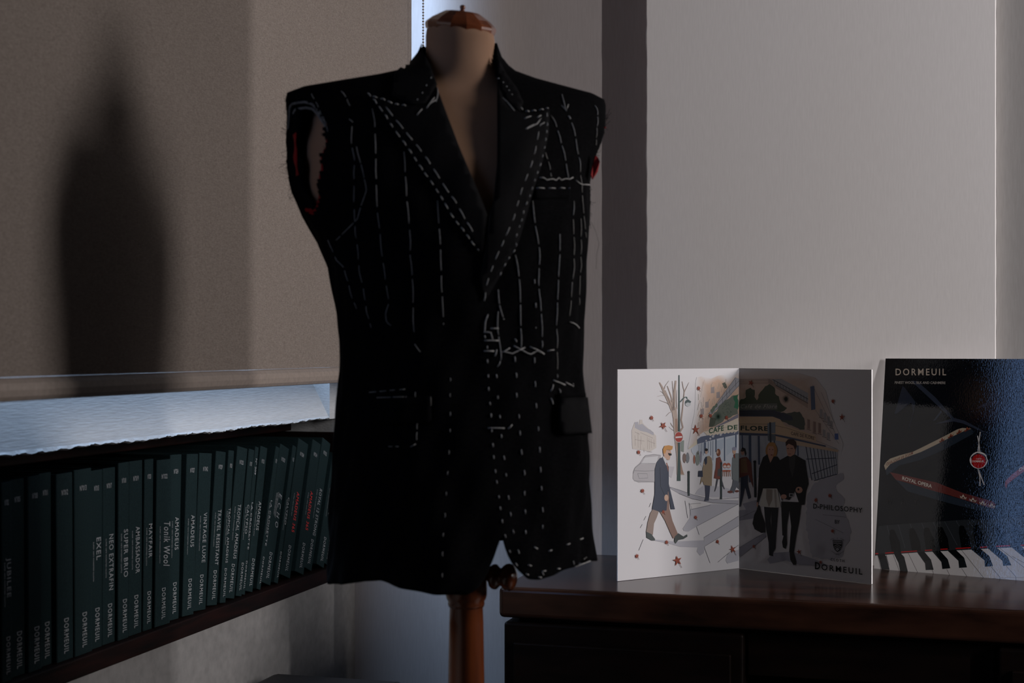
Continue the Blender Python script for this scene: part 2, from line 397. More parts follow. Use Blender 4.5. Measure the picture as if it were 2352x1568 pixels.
for i, bk in enumerate(books):
    ty, by = Yof(bk[0]), Yof(bk[1])
    ht = BH*(1+random.uniform(-.012, .012))
    phi = math.asin(max(-.05, min(.5, (ty-by)/ht)))
    if bk[2]: t = (Yof(bk[2])-by)
    else: t = min(Yof(books[i+1][1])-by, Yof(books[i+1][0])-ty)
    t = t*math.cos(phi)*.94
    up = Vector((0, math.sin(phi), math.cos(phi))); rt = Vector((0, math.cos(phi), -math.sin(phi)))
    xf = XS+random.uniform(-.008, .002)
    BL = Vector((xf, by, SZ+.0005+max(0, t*math.sin(phi))))
    base = BL+rt*t
    root = thing('fabric_sample_book', desc[i] , 'book', tuple(base), 'fabric sample books in the wall niche')
    T = Matrix.Translation(BL) @ Matrix(((1, 0, 0, 0), (0, rt.y, up.y, 0), (0, rt.z, up.z, 0), (0, 0, 0, 1)))
    bm = bmesh.new(); bt = min(.0028, t*.2); dp = .235
    add_box(bm, (-.0025, 0.0008, 0), (0, t-.0008, ht), .0008, 2, T)
    add_box(bm, (-dp, 0, 0), (-.0005, bt, ht), .0007, 2, T)
    add_box(bm, (-dp, t-bt, 0), (-.0005, t, ht), .0007, 2, T)
    bm_obj('cover', bm, M['teal'], root)
    box('swatch_block', (-dp+.006, bt+.0003, .005), (-.004, t-bt-.0003, ht-.005), M['block'], root, 0, 2, T)
    X0 = Vector((.0004, 0, 0)); V = []; Fc = []
    e = .0009
    def lp(fy, fz): return T @ Vector((.0006, t*fy, ht*fz))
    small = t < .016
    th = min(.0135, t*.42)
    spine_text('DORMEUIL', lp(.42 if not small else .3, .225), -up, rt, .187*ht, th*.85, V, Fc, .012, 0, 1.25)
    if nums[i]:
        mesh('maker_lettering', V, Fc, M['ink_white'], root); V = []; Fc = []
        if small: spine_text('N° '+nums[i], lp(.3, .92), -up, rt, .11*ht, t*.4, V, Fc, .01)
        else: spine_text('N°'+nums[i], lp(.30, .885), rt, up, t*.38, .0075, V, Fc, .01)
        mesh('number_lettering', V, Fc, M['ink_white'], root)
    if bk[4]:
        V = []; Fc = []
        if bk[4] == 'ECHO':
            for k, chh in enumerate('ECHO'): spine_text(chh, lp(.58, .655-.068*k), -up, rt, .040*ht, .013, V, Fc, .0, .2)
            for k in range(4): spine_text('DUPLEX FINE CLOTH FROM DORMEUIL', lp(.47-.075*k, .66-.005*k), -up, rt, (.19-.012*k)*ht, .0024, V, Fc)
        else:
            L0 = min(.36, .024*len(bk[4])+.03)
            spine_text(bk[4], lp(.50 if not small else .35, .62), -up, rt, L0*ht, th*(.9 if bk[4] != 'Tonik Wool' else 1.5), V, Fc, .008, 0 if bk[4] != 'Tonik Wool' else .3, 1.15)
            if not bk[5]:
                spine_text('SUPER 100\'S WORSTED CLOTH', lp(.22, .60), -up, rt, .22*ht, .0028, V, Fc)
        mesh('title_lettering', V, Fc, M['ink_red'] if bk[5] else M['ink_white'], root)
        if bk[5]:
            V = []; Fc = []; spine_text('SUPER 100\'S AND SILK', lp(.25, .60), -up, rt, .17*ht, .0028, V, Fc)
            mesh('subtitle_lettering', V, Fc, M['ink_white'], root)

# ------------------------------------------------------------------ dark leather box on the floor
tb = thing('floor_box', 'low dark box on the floor below the shelf, only its top edge in view', 'box', (-1.06, 2.42, 0))
box('box_body', (-1.19, 2.30, 0), (-.93, 2.54, .56), M['leather'], tb, .012)
box('box_lid', (-1.195, 2.295, .562), (-.925, 2.545, .612), M['leather'], tb, .018, 3)

# ================================================================== DESK
DZ = .80; DY0 = 2.484; DY1 = 2.935; DX0 = -.737; DX1 = .95
dk = thing('pedestal_desk', 'dark mahogany pedestal desk against the wall carrying the two printed cards', 'desk', (.1, 2.7, 0))
bm = bmesh.new(); add_box(bm, (DX0, DY0, DZ-.054), (DX1, DY1, DZ), .0085, 4)
bm_obj('desk_top', bm, M['desk'], dk)
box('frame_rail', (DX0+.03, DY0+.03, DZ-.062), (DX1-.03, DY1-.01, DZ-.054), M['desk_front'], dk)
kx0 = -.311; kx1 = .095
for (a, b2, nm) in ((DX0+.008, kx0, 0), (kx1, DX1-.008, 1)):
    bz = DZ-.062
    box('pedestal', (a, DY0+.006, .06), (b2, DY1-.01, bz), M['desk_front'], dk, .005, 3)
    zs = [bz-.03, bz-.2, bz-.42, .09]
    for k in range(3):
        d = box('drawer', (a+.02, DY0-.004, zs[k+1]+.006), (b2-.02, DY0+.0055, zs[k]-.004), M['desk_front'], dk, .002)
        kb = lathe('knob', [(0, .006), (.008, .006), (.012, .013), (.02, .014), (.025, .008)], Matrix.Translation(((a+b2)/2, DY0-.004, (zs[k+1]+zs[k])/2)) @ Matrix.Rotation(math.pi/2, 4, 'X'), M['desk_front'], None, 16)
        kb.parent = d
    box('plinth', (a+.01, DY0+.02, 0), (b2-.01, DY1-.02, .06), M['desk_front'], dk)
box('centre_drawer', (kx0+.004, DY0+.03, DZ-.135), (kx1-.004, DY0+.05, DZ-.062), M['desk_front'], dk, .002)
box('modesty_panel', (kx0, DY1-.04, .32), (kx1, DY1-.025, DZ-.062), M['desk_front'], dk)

# ================================================================== printing helper
def inpoly(x, y, pg):
    r = False; n_ = len(pg)
    for i in range(n_):
        (x1, y1), (x2, y2) = pg[i], pg[(i+1) % n_]
        if (y1 > y) != (y2 > y) and x < (x2-x1)*(y-y1)/(y2-y1)+x1: r = not r
    return r
class Print:
    def __init__(s, P0, n, base=.00035, gain=.64):
        s.gain = gain; s.P0 = P0; s.n = n; s.V = []; s.F = []; s.c = []; s.base = base
    def to3(s, p, lay):
        r = ray(p[0], p[1]); t = (s.P0-O).dot(s.n)/r.dot(s.n); return O+r*t+s.n*(s.base+.00003*lay)
    def poly(s, pts, col, lay, o=(0, 0), k=1):
        pts = [(o[0]+x/k, o[1]+y/k) for x, y in pts]
        tri = tessellate_polygon([[Vector((x, y, 0)) for x, y in pts]])
        b = len(s.V); s.V += [s.to3(p, lay) for p in pts]
        for t in tri: s.F.append(tuple(b+i for i in t)); s.c.append(col)
    def wash(s, pts, col, lay, o, k, fade, step=22, base=None):
        from mathutils.geometry import delaunay_2d_cdt
        q = []
        for i, p in enumerate(pts):
            r_ = pts[(i+1) % len(pts)]; m_ = max(1, int(math.hypot(r_[0]-p[0], r_[1]-p[1])/step)); q += [(p[0]+(r_[0]-p[0])*j/m_, p[1]+(r_[1]-p[1])*j/m_) for j in range(m_)]
        x0, x1 = min(p[0] for p in q), max(p[0] for p in q); y0, y1 = min(p[1] for p in q), max(p[1] for p in q); inn = []
        y = y0+step/2
        while y < y1:
            x = x0+step/2
            while x < x1:
                if inpoly(x, y, q): inn.append((x+random.uniform(-3, 3), y+random.uniform(-3, 3)))
                x += step
            y += step
        nE = len(q); vo, eo, fo, *_ = delaunay_2d_cdt([Vector(p) for p in q+inn], [(i, (i+1) % nE) for i in range(nE)], [list(range(nE))], 2, 1e-4)
        b = len(s.V); s.V += [s.to3((o[0]+v.x/k, o[1]+v.y/k), lay) for v in vo]
        base = base or c(.90, .895, .91); cv = []
        for v in vo:
            f = max(0, min(1, fade(v.x, v.y)))*random.uniform(.9, 1); cv.append(tuple(base[i]+(col[i]-base[i])*f for i in range(3)))
        for f in fo: s.F.append(tuple(b+i for i in f)); s.c.append([cv[i] for i in f])
    def ell(s, cx, cy, rx, ry, col, lay, o=(0, 0), k=1, nn=18, jit=0):
        s.poly([(cx+rx*(1+random.uniform(-jit, jit))*math.cos(2*math.pi*i/nn), cy+ry*(1+random.uniform(-jit, jit))*math.sin(2*math.pi*i/nn)) for i in range(nn)], col, lay, o, k)
    def line(s, pts, wd, col, lay, o=(0, 0), k=1, w2=None):
        n_ = len(pts); w2 = wd if w2 is None else w2; Lf = []; R = []
        for i, p in enumerate(pts):
            a = pts[max(i-1, 0)]; b = pts[min(i+1, n_-1)]; dx, dy = b[0]-a[0], b[1]-a[1]; l = math.hypot(dx, dy) or 1
            ww = (wd+(w2-wd)*i/max(1, n_-1))/2
            Lf.append((p[0]-dy/l*ww, p[1]+dx/l*ww)); R.append((p[0]+dy/l*ww, p[1]-dx/l*ww))
        for i in range(n_-1): s.poly([Lf[i], Lf[i+1], R[i+1], R[i]], col, lay, o, k)
    def text(s, t, a, b, h, col, lay, o=(0, 0), k=1, bold=0, shear=0, space=1, up=None):
        a = (o[0]+a[0]/k, o[1]+a[1]/k); b = (o[0]+b[0]/k, o[1]+b[1]/k); h = h/k
        u = up or (0, -1)
        tv, tf = text_geo(t, bold, shear, space); base = len(s.V)
        s.V += [s.to3((a[0]+(b[0]-a[0])*x+u[0]*h*y, a[1]+(b[1]-a[1])*x+u[1]*h*y), lay) for x, y in tv]
        for f in tf: s.F.append(tuple(base+i for i in f)); s.c.append(col)
    def build(s, name, m, parent):
        me = bpy.data.meshes.new(name); me.from_pydata([tuple(v) for v in s.V], [], s.F)
        ca = me.color_attributes.new('ink', 'FLOAT_COLOR', 'CORNER'); i = 0
        buf = []
        for p in me.polygons:
            cc = s.c[p.index]
            for q in range(p.loop_total):
                c1 = cc if isinstance(cc[0], float) else cc[list(s.F[p.index]).index(me.loops[p.loop_start+q].vertex_index)]
                buf += [c1[0]*s.gain, c1[1]*s.gain, c1[2]*s.gain, 1]
        ca.data.foreach_set('color', buf)
        # every print faces the same way as its sheet
        me.update()
        fl = [p.index for p in me.polygons if p.normal.dot(s.n) < 0]
        me.materials.append(m)
        o = link(bpy.data.objects.new(name, me), parent)
        if fl:
            bm = bmesh.new(); bm.from_mesh(me); bm.faces.ensure_lookup_table()
            bmesh.ops.reverse_faces(bm, faces=[bm.faces[i] for i in fl]); bm.to_mesh(me); bm.free()
        return o
def c(r, g, b): return s2l((r, g, b))
def sheet_obj(name, A, B, C3_, D, n, th, face_m, parent, inkcol):
    """board with corners A,B,C,D (counter-clockwise seen from the front), front at n side"""
    P = [A, B, C3_, D]; V = [p for p in P]+[p-n*th for p in P]
    me = bpy.data.meshes.new(name)
    me.from_pydata([tuple(v) for v in V], [], [(0, 1, 2, 3), (7, 6, 5, 4), (0, 4, 5, 1), (1, 5, 6, 2), (2, 6, 7, 3), (3, 7, 4, 0)])
    me.materials.append(face_m); me.materials.append(M['edge'])
    for p in me.polygons: p.material_index = 0 if p.index == 0 else 1
    ca = me.color_attributes.new('ink', 'FLOAT_COLOR', 'CORNER')
    ca.data.foreach_set('color', [*inkcol, 1]*len(me.loops))
    return link(bpy.data.objects.new(name, me), parent)

# ================================================================== BROCHURE
A = on_Z(1418.5, 1335, DZ); Bf = on_Z(1697.5, 1305, DZ); Cr = on_Z(2002, 1342, DZ)
fd = proj(Bf)[2]; hb = H-46*fd/F-DZ
br = thing('folded_brochure', 'open folded white brochure with a Paris cafe street illustration standing on the desk', 'brochure', tuple(Bf))
UZ = Vector((0, 0, 1)); lift = Vector((0, 0, .0006))
A += lift; Bf += lift; Cr += lift
def nrm(a, b): d = (b-a).normalized(); return Vector((d.y, -d.x, 0))
nl = nrm(A, Bf); nr = nrm(Bf, Cr)
paper = c(.74, .735, .75)
sheet_obj('left_leaf', A, Bf, Bf+UZ*hb, A+UZ*hb, nl, .0022, M['print'], br, paper)
sheet_obj('right_leaf', Bf, Cr, Cr+UZ*hb, Bf+UZ*hb, nr, .0030, M['print'], br, paper)
O1 = (1410, 840); K1 = 6.273; O3 = (1400, 830); K3 = 2.958; O4 = (1690, 1060); K4 = 5.503
Lp = Print(A, nl); G = c
LEAF = c(.62, .30, .22)
def leaf(P, x, y, r, lay=38, star=False):
    a0 = random.uniform(0, 6.28); pts = []
    m_ = 5 if star else 7
    for i in range(2*m_):
        a = a0+math.pi*i/m_; rr = r*(1 if i % 2 == 0 else (.36 if star else .52))*random.uniform(.85, 1.1)
        pts.append((x+.85*rr*math.cos(a), y+rr*math.sin(a)))
    P.poly(pts, LEAF, lay, O3, K3); P.line([(x, y), (x+r*.8, y+r*1.3)], 2.2, c(.4, .2, .16), lay, O3, K3)
BEI = c(.86, .80, .75)
# pale washes and far buildings
Lp.poly([(255, 930), (300, 812), (345, 800), (362, 860), (372, 775), (408, 775), (412, 820), (440, 850), (570, 965), (608, 1010), (610, 1180), (520, 1235), (430, 1215), (265, 1195)], c(.85, .82, .80), 1, O1, K1)
Lp.poly([(298, 812), (348, 806), (352, 850), (408, 835), (470, 890), (572, 962), (572, 1002), (470, 955), (380, 935), (298, 890)], c(.72, .72, .76), 2, O1, K1)
for (x, y0, y1) in ((300, 1000, 1150), (345, 960, 1180), (390, 1010, 1130), (430, 1180, 1240), (480, 1020, 1200), (505, 1040, 1200), (535, 1050, 1180), (375, 1060, 1210), (575, 1060, 1160)):
    Lp.line([(x, y0), (x+4, y1)], 3, c(.62, .57, .55), 3, O1, K1)
for (x0, y0, x1, y1) in ((300, 950, 370, 985), (380, 960, 560, 1040), (300, 1060, 440, 1085), (480, 1075, 590, 1120), (470, 1235, 550, 1240), (510, 915, 572, 965)):
    Lp.line([(x0, y0), (x1, y1)], 3, c(.5, .47, .48), 3, O1, K1)
Lp.wash([(1190, 165), (1260, 150), (1400, 185), (1500, 140), (1660, 115), (1700, 140), (1798, 95), (1798, 800), (1500, 900), (1340, 950), (1290, 950), (1200, 1020), (1195, 1065), (1090, 1170), (1062, 1200), (1100, 985), (1165, 640), (1175, 250)], c(.84, .71, .62), 1, O1, K1, lambda x, y: min((x-1180+max(0, (y-600))*.2)/170, (y-120-40*math.sin(x*.02))/130))
for i in range(60):
    x = random.uniform(1200, 1700); y = random.uniform(190, 620+(1700-x)*.5)
    if y > 820: y -= 300
    Lp.line([(x, y), (x+random.uniform(-30, 10), y+random.uniform(30, 110))], random.uniform(3, 7), random.choice((c(.72, .66, .62), c(.62, .60, .58), c(.76, .66, .58), c(.55, .56, .52))), 2, O1, K1)
for i in range(9):
    x = 1205+i*22; Lp.line([(x, 1010-i*18), (x+3, 820-i*16)], 3, c(.45, .42, .43), 3, O1, K1)
for (x, y) in ((1420, 350), (1340, 560), (1270, 660), (1500, 420)):
    Lp.poly([(x-25, y-40), (x+25, y-50), (x+25, y+40), (x-25, y+45)], c(.64, .60, .60), 3, O1, K1)
Lp.poly([(1365, 690), (1500, 520), (1750, 165), (1798, 185), (1798, 285), (1560, 560), (1400, 705)], c(.66, .66, .69), 4, O1, K1)
for (x0, y0, x1, y1) in ((1365, 690, 1750, 168), (1400, 705, 1798, 285), (1480, 560, 1798, 215), (1620, 360, 1625, 460), (1665, 310, 1668, 400), (1750, 200, 1755, 310), (1560, 440, 1562, 540)):
    Lp.line([(x0, y0), (x1, y1)], 5, c(.35, .36, .40), 5, O1, K1)
def blob(P, pts, col, lay, o, k, jit):
    out = []
    for i, p in enumerate(pts):
        q = pts[(i+1) % len(pts)]; L_ = math.hypot(q[0]-p[0], q[1]-p[1]); m_ = max(1, int(L_/jit/1.4))
        for j in range(m_):
            f = j/m_; out.append((p[0]+(q[0]-p[0])*f+random.uniform(-jit, jit)*.45, p[1]+(q[1]-p[1])*f+random.uniform(-jit, jit)*.45))
    P.poly(out, col, lay, o, k)
blob(Lp, [(1380, 640), (1470, 540), (1500, 560), (1400, 690)], c(.40, .46, .41), 6, O1, K1, 22)
blob(Lp, [(1370, 800), (1385, 730), (1470, 650), (1540, 560), (1600, 510), (1700, 430), (1790, 420), (1790, 690), (1600, 770), (1450, 860), (1365, 880)], c(.42, .45, .41), 6, O1, K1, 26)
blob(Lp, [(1375, 800), (1410, 740), (1480, 760), (1440, 860), (1370, 880)], c(.30, .33, .28), 7, O1, K1, 20)
blob(Lp, [(1715, 440), (1788, 400), (1790, 640), (1730, 600), (1740, 520)], c(.15, .42, .30), 7, O1, K1, 20)
for i in range(26):
    a = math.pi*i/13; Lp.line([(1500, 730), (1500+62*math.cos(a), 730+70*math.sin(a))], 9, c(.16, .28, .22), 8, O1, K1, 2)
for i in range(40):
    x = random.uniform(1560, 1700); y = random.uniform(520, 720); Lp.line([(x, y), (x+random.uniform(-25, 25), y+random.uniform(-20, 20))], 6, c(.30, .36, .31), 8, O1, K1)
blob(Lp, [(1560, 250), (1600, 235), (1630, 300), (1610, 330), (1570, 300)], c(.36, .38, .34), 6, O1, K1, 12)
Lp.poly([(1450, 880), (1600, 800), (1790, 690), (1790, 745), (1600, 830), (1480, 890)], c(.52, .51, .57), 9, O1, K1)
aw = [(1290, 948), (1480, 882), (1640, 815), (1792, 745), (1792, 935)]
for i in range(17): aw.append((1792-(i+.5)*26, 945+i*3.6+(10 if i % 2 else -6)))
aw.append((1345, 1003))
Lp.poly(aw, c(.91, .86, .79), 10, O1, K1)
Lp.line([(1310, 940), (1792, 850)], 3, c(.35, .35, .36), 11, O1, K1)
Lp.text('CAFE', (1365, 975), (1580, 928), 72, c(.20, .36, .28), 12, O1, K1, .03, 0, 1.1)
Lp.text('DE', (1634, 922), (1776, 912), 62, c(.20, .36, .28), 12, O1, K1, .03, 0, 1.1)
Lp.poly([(1200, 1060), (1250, 1020), (1345, 1000), (1792, 935), (1792, 985), (1500, 1045), (1300, 1100), (1200, 1125)], c(.40, .44, .54), 9, O1, K1)
Lp.poly([(1205, 1118), (1300, 1098), (1500, 1043), (1792, 985), (1792, 1500), (1300, 1500), (1120, 1240), (1110, 1200)], c(.84, .87, .92), 4, O1, K1)
Lp.poly([(1480, 1080), (1580, 1050), (1570, 1180), (1490, 1280)], c(.76, .81, .88), 5, O1, K1)
Lp.poly([(1615, 1060), (1740, 1010), (1740, 1180), (1620, 1300)], c(.78, .83, .89), 5, O1, K1)
for (x, y0, y1, ww) in ((1220, 1130, 1240, 5), (1240, 1120, 1260, 5), (1262, 1115, 1270, 7), (1285, 1110, 1290, 6), (1310, 1100, 1260, 26), (1355, 1090, 1250, 7), (1392, 1085, 1290, 7), (1425, 1075, 1360, 7), (1468, 1055, 1240, 18), (1592, 1025, 1370, 17), (1755, 990, 1180, 20)):
    Lp.line([(x, y0), (x, y1)], ww, c(.33, .39, .50), 8, O1, K1)
for (x, y, r) in ((1735, 965, 10), (1535, 990, 17), (1425, 1015, 18), (1386, 1046, 15), (1327, 1076, 12), (1212, 1135, 8), (1240, 1120, 8)): Lp.ell(x, y, r, r, c(.80, .80, .83), 12, O1, K1)
Lp.poly([(1082, 1172), (1195, 1060), (1198, 1130), (1070, 1202)], c(.88, .84, .77), 5, O1, K1)
Lp.poly([(962, 1080), (1010, 1070), (1005, 1240), (965, 1230)], c(.58, .62, .60), 4, O1, K1)
# tree
TR = c(.74, .67, .63); TD = c(.60, .54, .52)
Lp.poly([(822, 590), (900, 600), (915, 760), (918, 950), (918, 1150), (945, 1300), (965, 1440), (1015, 1570), (905, 1568), (900, 1300), (888, 1200), (865, 960), (850, 760)], TR, 12, O1, K1)
Lp.poly([(880, 760), (912, 760), (918, 950), (918, 1150), (950, 1320), (1000, 1560), (940, 1550), (910, 1200), (880, 960)], c(.66, .54, .48), 13, O1, K1)
for pts, w0, w1 in (([(850, 640), (800, 520), (735, 400), (690, 300), (655, 238)], 62, 14), ([(860, 640), (868, 480), (878, 330), (890, 212)], 40, 22), ([(862, 600), (820, 430), (768, 288)], 26, 8),
    ([(948, 950), (992, 885), (968, 780), (985, 650), (1002, 480), (1012, 370), (995, 300), (980, 222)], 26, 6), ([(1012, 375), (1040, 320), (1080, 238)], 12, 3), ([(728, 330), (735, 290), (790, 213)], 10, 3), ([(795, 560), (760, 530), (700, 512), (650, 490)], 10, 3), ([(735, 425), (690, 425), (620, 440)], 7, 3),
    ([(725, 415), (690, 375), (662, 362)], 8, 3), ([(862, 560), (855, 420), (840, 218)], 16, 5), ([(832, 655), (790, 680), (748, 724)], 7, 3), ([(862, 890), (830, 850), (813, 818)], 12, 4), ([(905, 620), (900, 500), (905, 345)], 14, 3), ([(858, 930), (820, 905), (785, 872)], 6, 2), ([(800, 540), (770, 430), (740, 350)], 14, 4)):
    Lp.line(pts, w0, TR, 12, O1, K1, w1); Lp.line(pts, max(2, w0*.22), TD, 13, O1, K1, 2)
Lp.poly([(1558.4, 861), (1560.4, 861), (1561.6, 1000), (1562.6, 1104), (1554.6, 1104), (1557.2, 1000)], c(.27, .36, .36), 15)
Lp.line([(955, 520), (985, 480), (1020, 450), (1045, 450), (1055, 475)], 14, c(.33, .42, .42), 15, O1, K1)
Lp.ell(1065, 545, 40, 40, c(.78, .80, .82), 15, O1, K1); Lp.poly([(1022, 545), (1030, 505), (1062, 478), (1112, 515), (1095, 535), (1060, 525)], c(.30, .37, .38), 16, O1, K1)
Lp.ell(930, 1025, 63, 79, c(.85, .83, .83), 17, O1, K1, 30); Lp.ell(930, 1025, 57, 72, c(.68, .27, .24), 18, O1, K1, 30)
Lp.poly([(885, 1018), (978, 1010), (978, 1033), (885, 1041)], c(.9, .88, .88), 19, O1, K1)
# ground
SH = c(.76, .76, .80)
Lp.poly([(497, 1135), (545, 1060), (545, 1010), (575, 978), (700, 968), (876, 966), (760, 1030), (600, 1115), (535, 1155), (505, 1150)], SH, 2, O3, K3)
Lp.poly([(546, 968), (600, 960), (685, 972), (560, 1000)], c(.9, .89, .9), 3, O3, K3)
Lp.poly([(640, 1193), (876, 1052), (876, 1115), (645, 1252)], SH, 2, O3, K3)
Lp.poly([(305, 1208), (440, 1222), (640, 1213), (648, 1255), (640, 1300), (615, 1318), (592, 1290), (600, 1262), (480, 1258), (400, 1235), (310, 1218)], SH, 3, O3, K3)
Lp.poly([(788, 1350), (800, 1310), (840, 1285), (876, 1278), (876, 1352), (800, 1372)], SH, 2, O3, K3)
Lp.poly([(410, 852), (480, 872), (560, 902), (700, 936), (876, 942), (876, 968), (700, 958), (560, 932), (470, 896), (412, 862)], c(.72, .72, .76), 3, O3, K3)
Lp.poly([(600, 870), (640, 840), (760, 850), (876, 880), (876, 925), (680, 920), (580, 900)], c(.80, .80, .84), 2, O3, K3)
LN = c(.42, .42, .45)
for pts in ([(410, 852), (480, 875), (560, 903), (700, 937), (876, 925)], [(470, 896), (560, 932), (700, 960), (876, 968)], [(512, 945), (530, 1062)], [(540, 960), (552, 1045)], [(538, 968), (620, 962)], [(685, 975), (555, 1005)],
            [(592, 1118), (876, 968)], [(590, 1120), (608, 1175)], [(640, 1195), (876, 1050)], [(645, 1255), (876, 1115)], [(642, 1258), (682, 1368)], [(735, 1362), (876, 1245)], [(280, 960), (268, 988)], [(247, 1050), (232, 1078)], [(222, 1105), (208, 1130)], [(228, 1208), (198, 1282)]):
    Lp.line(pts, 2.4, LN, 4, O3, K3)
Lp.poly([(390, 710), (440, 715), (420, 790), (395, 770)], c(.82, .81, .84), 2, O3, K3)
# car
Lp.poly([(158, 795), (160, 745), (175, 715), (205, 690), (228, 655), (245, 640), (300, 630), (350, 636), (340, 700), (320, 818), (200, 822), (168, 808)], c(.75, .74, .76), 3, O3, K3)
Lp.poly([(212, 696), (240, 652), (330, 642), (318, 692)], c(.86, .86, .88), 4, O3, K3)
for pts in ([(228, 655), (245, 638), (300, 630), (345, 636)], [(205, 692), (310, 692)], [(165, 740), (240, 745), (305, 740)], [(190, 760), (255, 762), (260, 790), (200, 795), (190, 760)], [(168, 810), (310, 818)], [(210, 690), (170, 725), (160, 760)]):
    Lp.line(pts, 2.4, c(.5, .5, .52), 5, O3, K3)
# small figures
SK = c(.84, .70, .62)
for (x, y, rx, ry, cc) in ((508, 655, 11, 34, c(.55, .47, .45)), (530, 655, 12, 36, c(.55, .57, .60)), (597, 660, 14, 50, c(.58, .62, .60)), (600, 620, 8, 14, c(.6, .6, .6)), (575, 665, 7, 30, c(.68, .45, .38)), (618, 650, 8, 40, c(.6, .6, .66))):
    Lp.ell(x, y, rx, ry, cc, 9, O3, K3, 14, .1)
def person(P, items, lay):
    for i, (kind, dat, cc) in enumerate(items):
        if kind == 'p': P.poly(dat, cc, lay+i*.5, O3, K3)
        elif kind == 'e': P.ell(*dat, cc, lay+i*.5, O3, K3)
        else: P.line(dat[0], dat[1], cc, lay+i*.5, O3, K3, dat[2] if len(dat) > 2 else None)
NAV = c(.22, .25, .33)
person(Lp, [('p', [(645, 835), (682, 835), (680, 870), (672, 945), (640, 948), (650, 920)], c(.28, .30, .38)),
  ('p', [(640, 668), (655, 645), (675, 640), (692, 655), (698, 700), (692, 845), (640, 838), (630, 810), (612, 838), (625, 770), (634, 700)], c(.64, .57, .48)),
  ('p', [(640, 668), (650, 648), (660, 645), (660, 690), (648, 705)], NAV), ('e', (656, 612, 9, 17), SK), ('e', (655, 599, 11, 10), c(.16, .14, .14)), ('p', [(602, 742), (630, 740), (632, 784), (600, 782)], NAV), ('e', (640, 700, 6, 4), SK)], 20)
person(Lp, [('l', ([(733, 790), (722, 850), (712, 882)], 12, 6), c(.36, .36, .40)), ('l', ([(752, 790), (768, 840), (778, 866)], 12, 6), c(.36, .36, .40)),
  ('p', [(722, 655), (748, 645), (762, 680), (764, 740), (758, 770), (745, 800), (708, 792), (718, 720)], c(.52, .29, .25)), ('e', (738, 618, 14, 26), c(.55, .33, .24)), ('e', (731, 613, 7, 12), SK), ('p', [(733, 730), (752, 725), (752, 778), (730, 778)], c(.34, .33, .34))], 20)
for x in (782, 806):
    Lp.ell(x, 706, 15, 18, c(.74, .42, .33), 19, O3, K3); Lp.ell(x, 712, 11, 8, c(.9, .86, .84), 20, O3, K3); Lp.ell(x, 742, 18, 6, c(.74, .42, .33), 19, O3, K3)
    for dx in (-13, 0, 13): Lp.line([(x+dx*.8, 742), (x+dx, 780)], 3, c(.72, .50, .40), 19, O3, K3)
person(Lp, [('p', [(838, 790), (876, 800), (876, 868), (862, 850), (842, 895), (815, 880), (832, 840)], c(.40, .42, .46)), ('p', [(832, 655), (855, 622), (876, 622), (876, 815), (832, 800), (828, 715)], c(.48, .51, .52)),
  ('e', (845, 608, 12, 22), SK), ('e', (846, 592, 15, 13), c(.62, .63, .72)), ('p', [(838, 635), (850, 625), (852, 660), (842, 650)], c(.5, .25, .2)), ('e', (818, 885, 18, 9), c(.45, .27, .24)), ('e', (864, 880, 14, 8), c(.45, .27, .24))], 20)
for pts, ww in (([(536, 752), (536, 912)], 13), ([(756, 692), (756, 935)], 13)):
    Lp.line(pts, ww, c(.22, .27, .28), 24, O3, K3); Lp.ell(pts[0][0], pts[0][1]-2, 8, 8, c(.22, .27, .28), 24, O3, K3)
# the walking man
person(Lp, [('p', [(290, 1005), (335, 1012), (318, 1060), (300, 1100), (292, 1178), (247, 1158), (258, 1090), (275, 1030)], c(.62, .55, .52)),
  ('p', [(335, 1012), (378, 985), (385, 880), (400, 880), (405, 1000), (425, 1080), (462, 1170), (458, 1185), (430, 1202), (410, 1160), (375, 1080)], c(.60, .49, .45)),
  ('p', [(248, 1155), (283, 1172), (307, 1205), (306, 1215), (285, 1215), (250, 1195)], c(.31, .34, .34)),
  ('p', [(440, 1188), (465, 1165), (500, 1188), (525, 1173), (527, 1188), (500, 1205), (465, 1212), (446, 1236), (437, 1222)], c(.31, .34, .34)),
  ('p', [(342, 655), (365, 650), (385, 680), (400, 715), (400, 830), (422, 920), (442, 1003), (415, 1003), (395, 870), (385, 1010), (345, 1022), (287, 1003), (305, 900), (306, 730), (318, 685)], c(.27, .30, .37)),
  ('p', [(358, 648), (372, 640), (392, 680), (396, 720), (380, 700)], c(.86, .86, .88)), ('p', [(381, 688), (389, 688), (398, 725), (396, 750)], c(.62, .42, .37)),
  ('p', [(362, 612), (372, 600), (412, 605), (420, 630), (412, 640), (405, 668), (390, 668), (368, 648)], SK),
  ('p', [(363, 625), (360, 595), (372, 572), (400, 568), (428, 575), (424, 595), (414, 603), (385, 598), (375, 625)], c(.82, .60, .35)),
  ('p', [(395, 620), (418, 625), (420, 636), (405, 640), (397, 632)], c(.12, .12, .13)), ('e', (383, 925, 14, 22), SK), ('l', ([(340, 720), (345, 850), (370, 905)], 2.5), c(.15, .17, .22))], 26)
for (x, y, r, s_) in ((602, 182, 17, 0), (283, 382, 18, 0), (362, 435, 32, 1), (582, 462, 34, 1), (620, 370, 17, 0), (683, 368, 17, 0), (792, 380, 17, 0), (195, 615, 18, 0), (222, 877, 19, 0), (362, 1020, 15, 0), (582, 1057, 16, 0), (385, 1227, 17, 0), (183, 1320, 18, 0), (458, 1350, 38, 1), (731, 1222, 16, 0), (833, 1275, 30, 1)):
    leaf(Lp, x, y, r, 44, bool(s_))
Lp.build('left_illustration', M['print'], br)

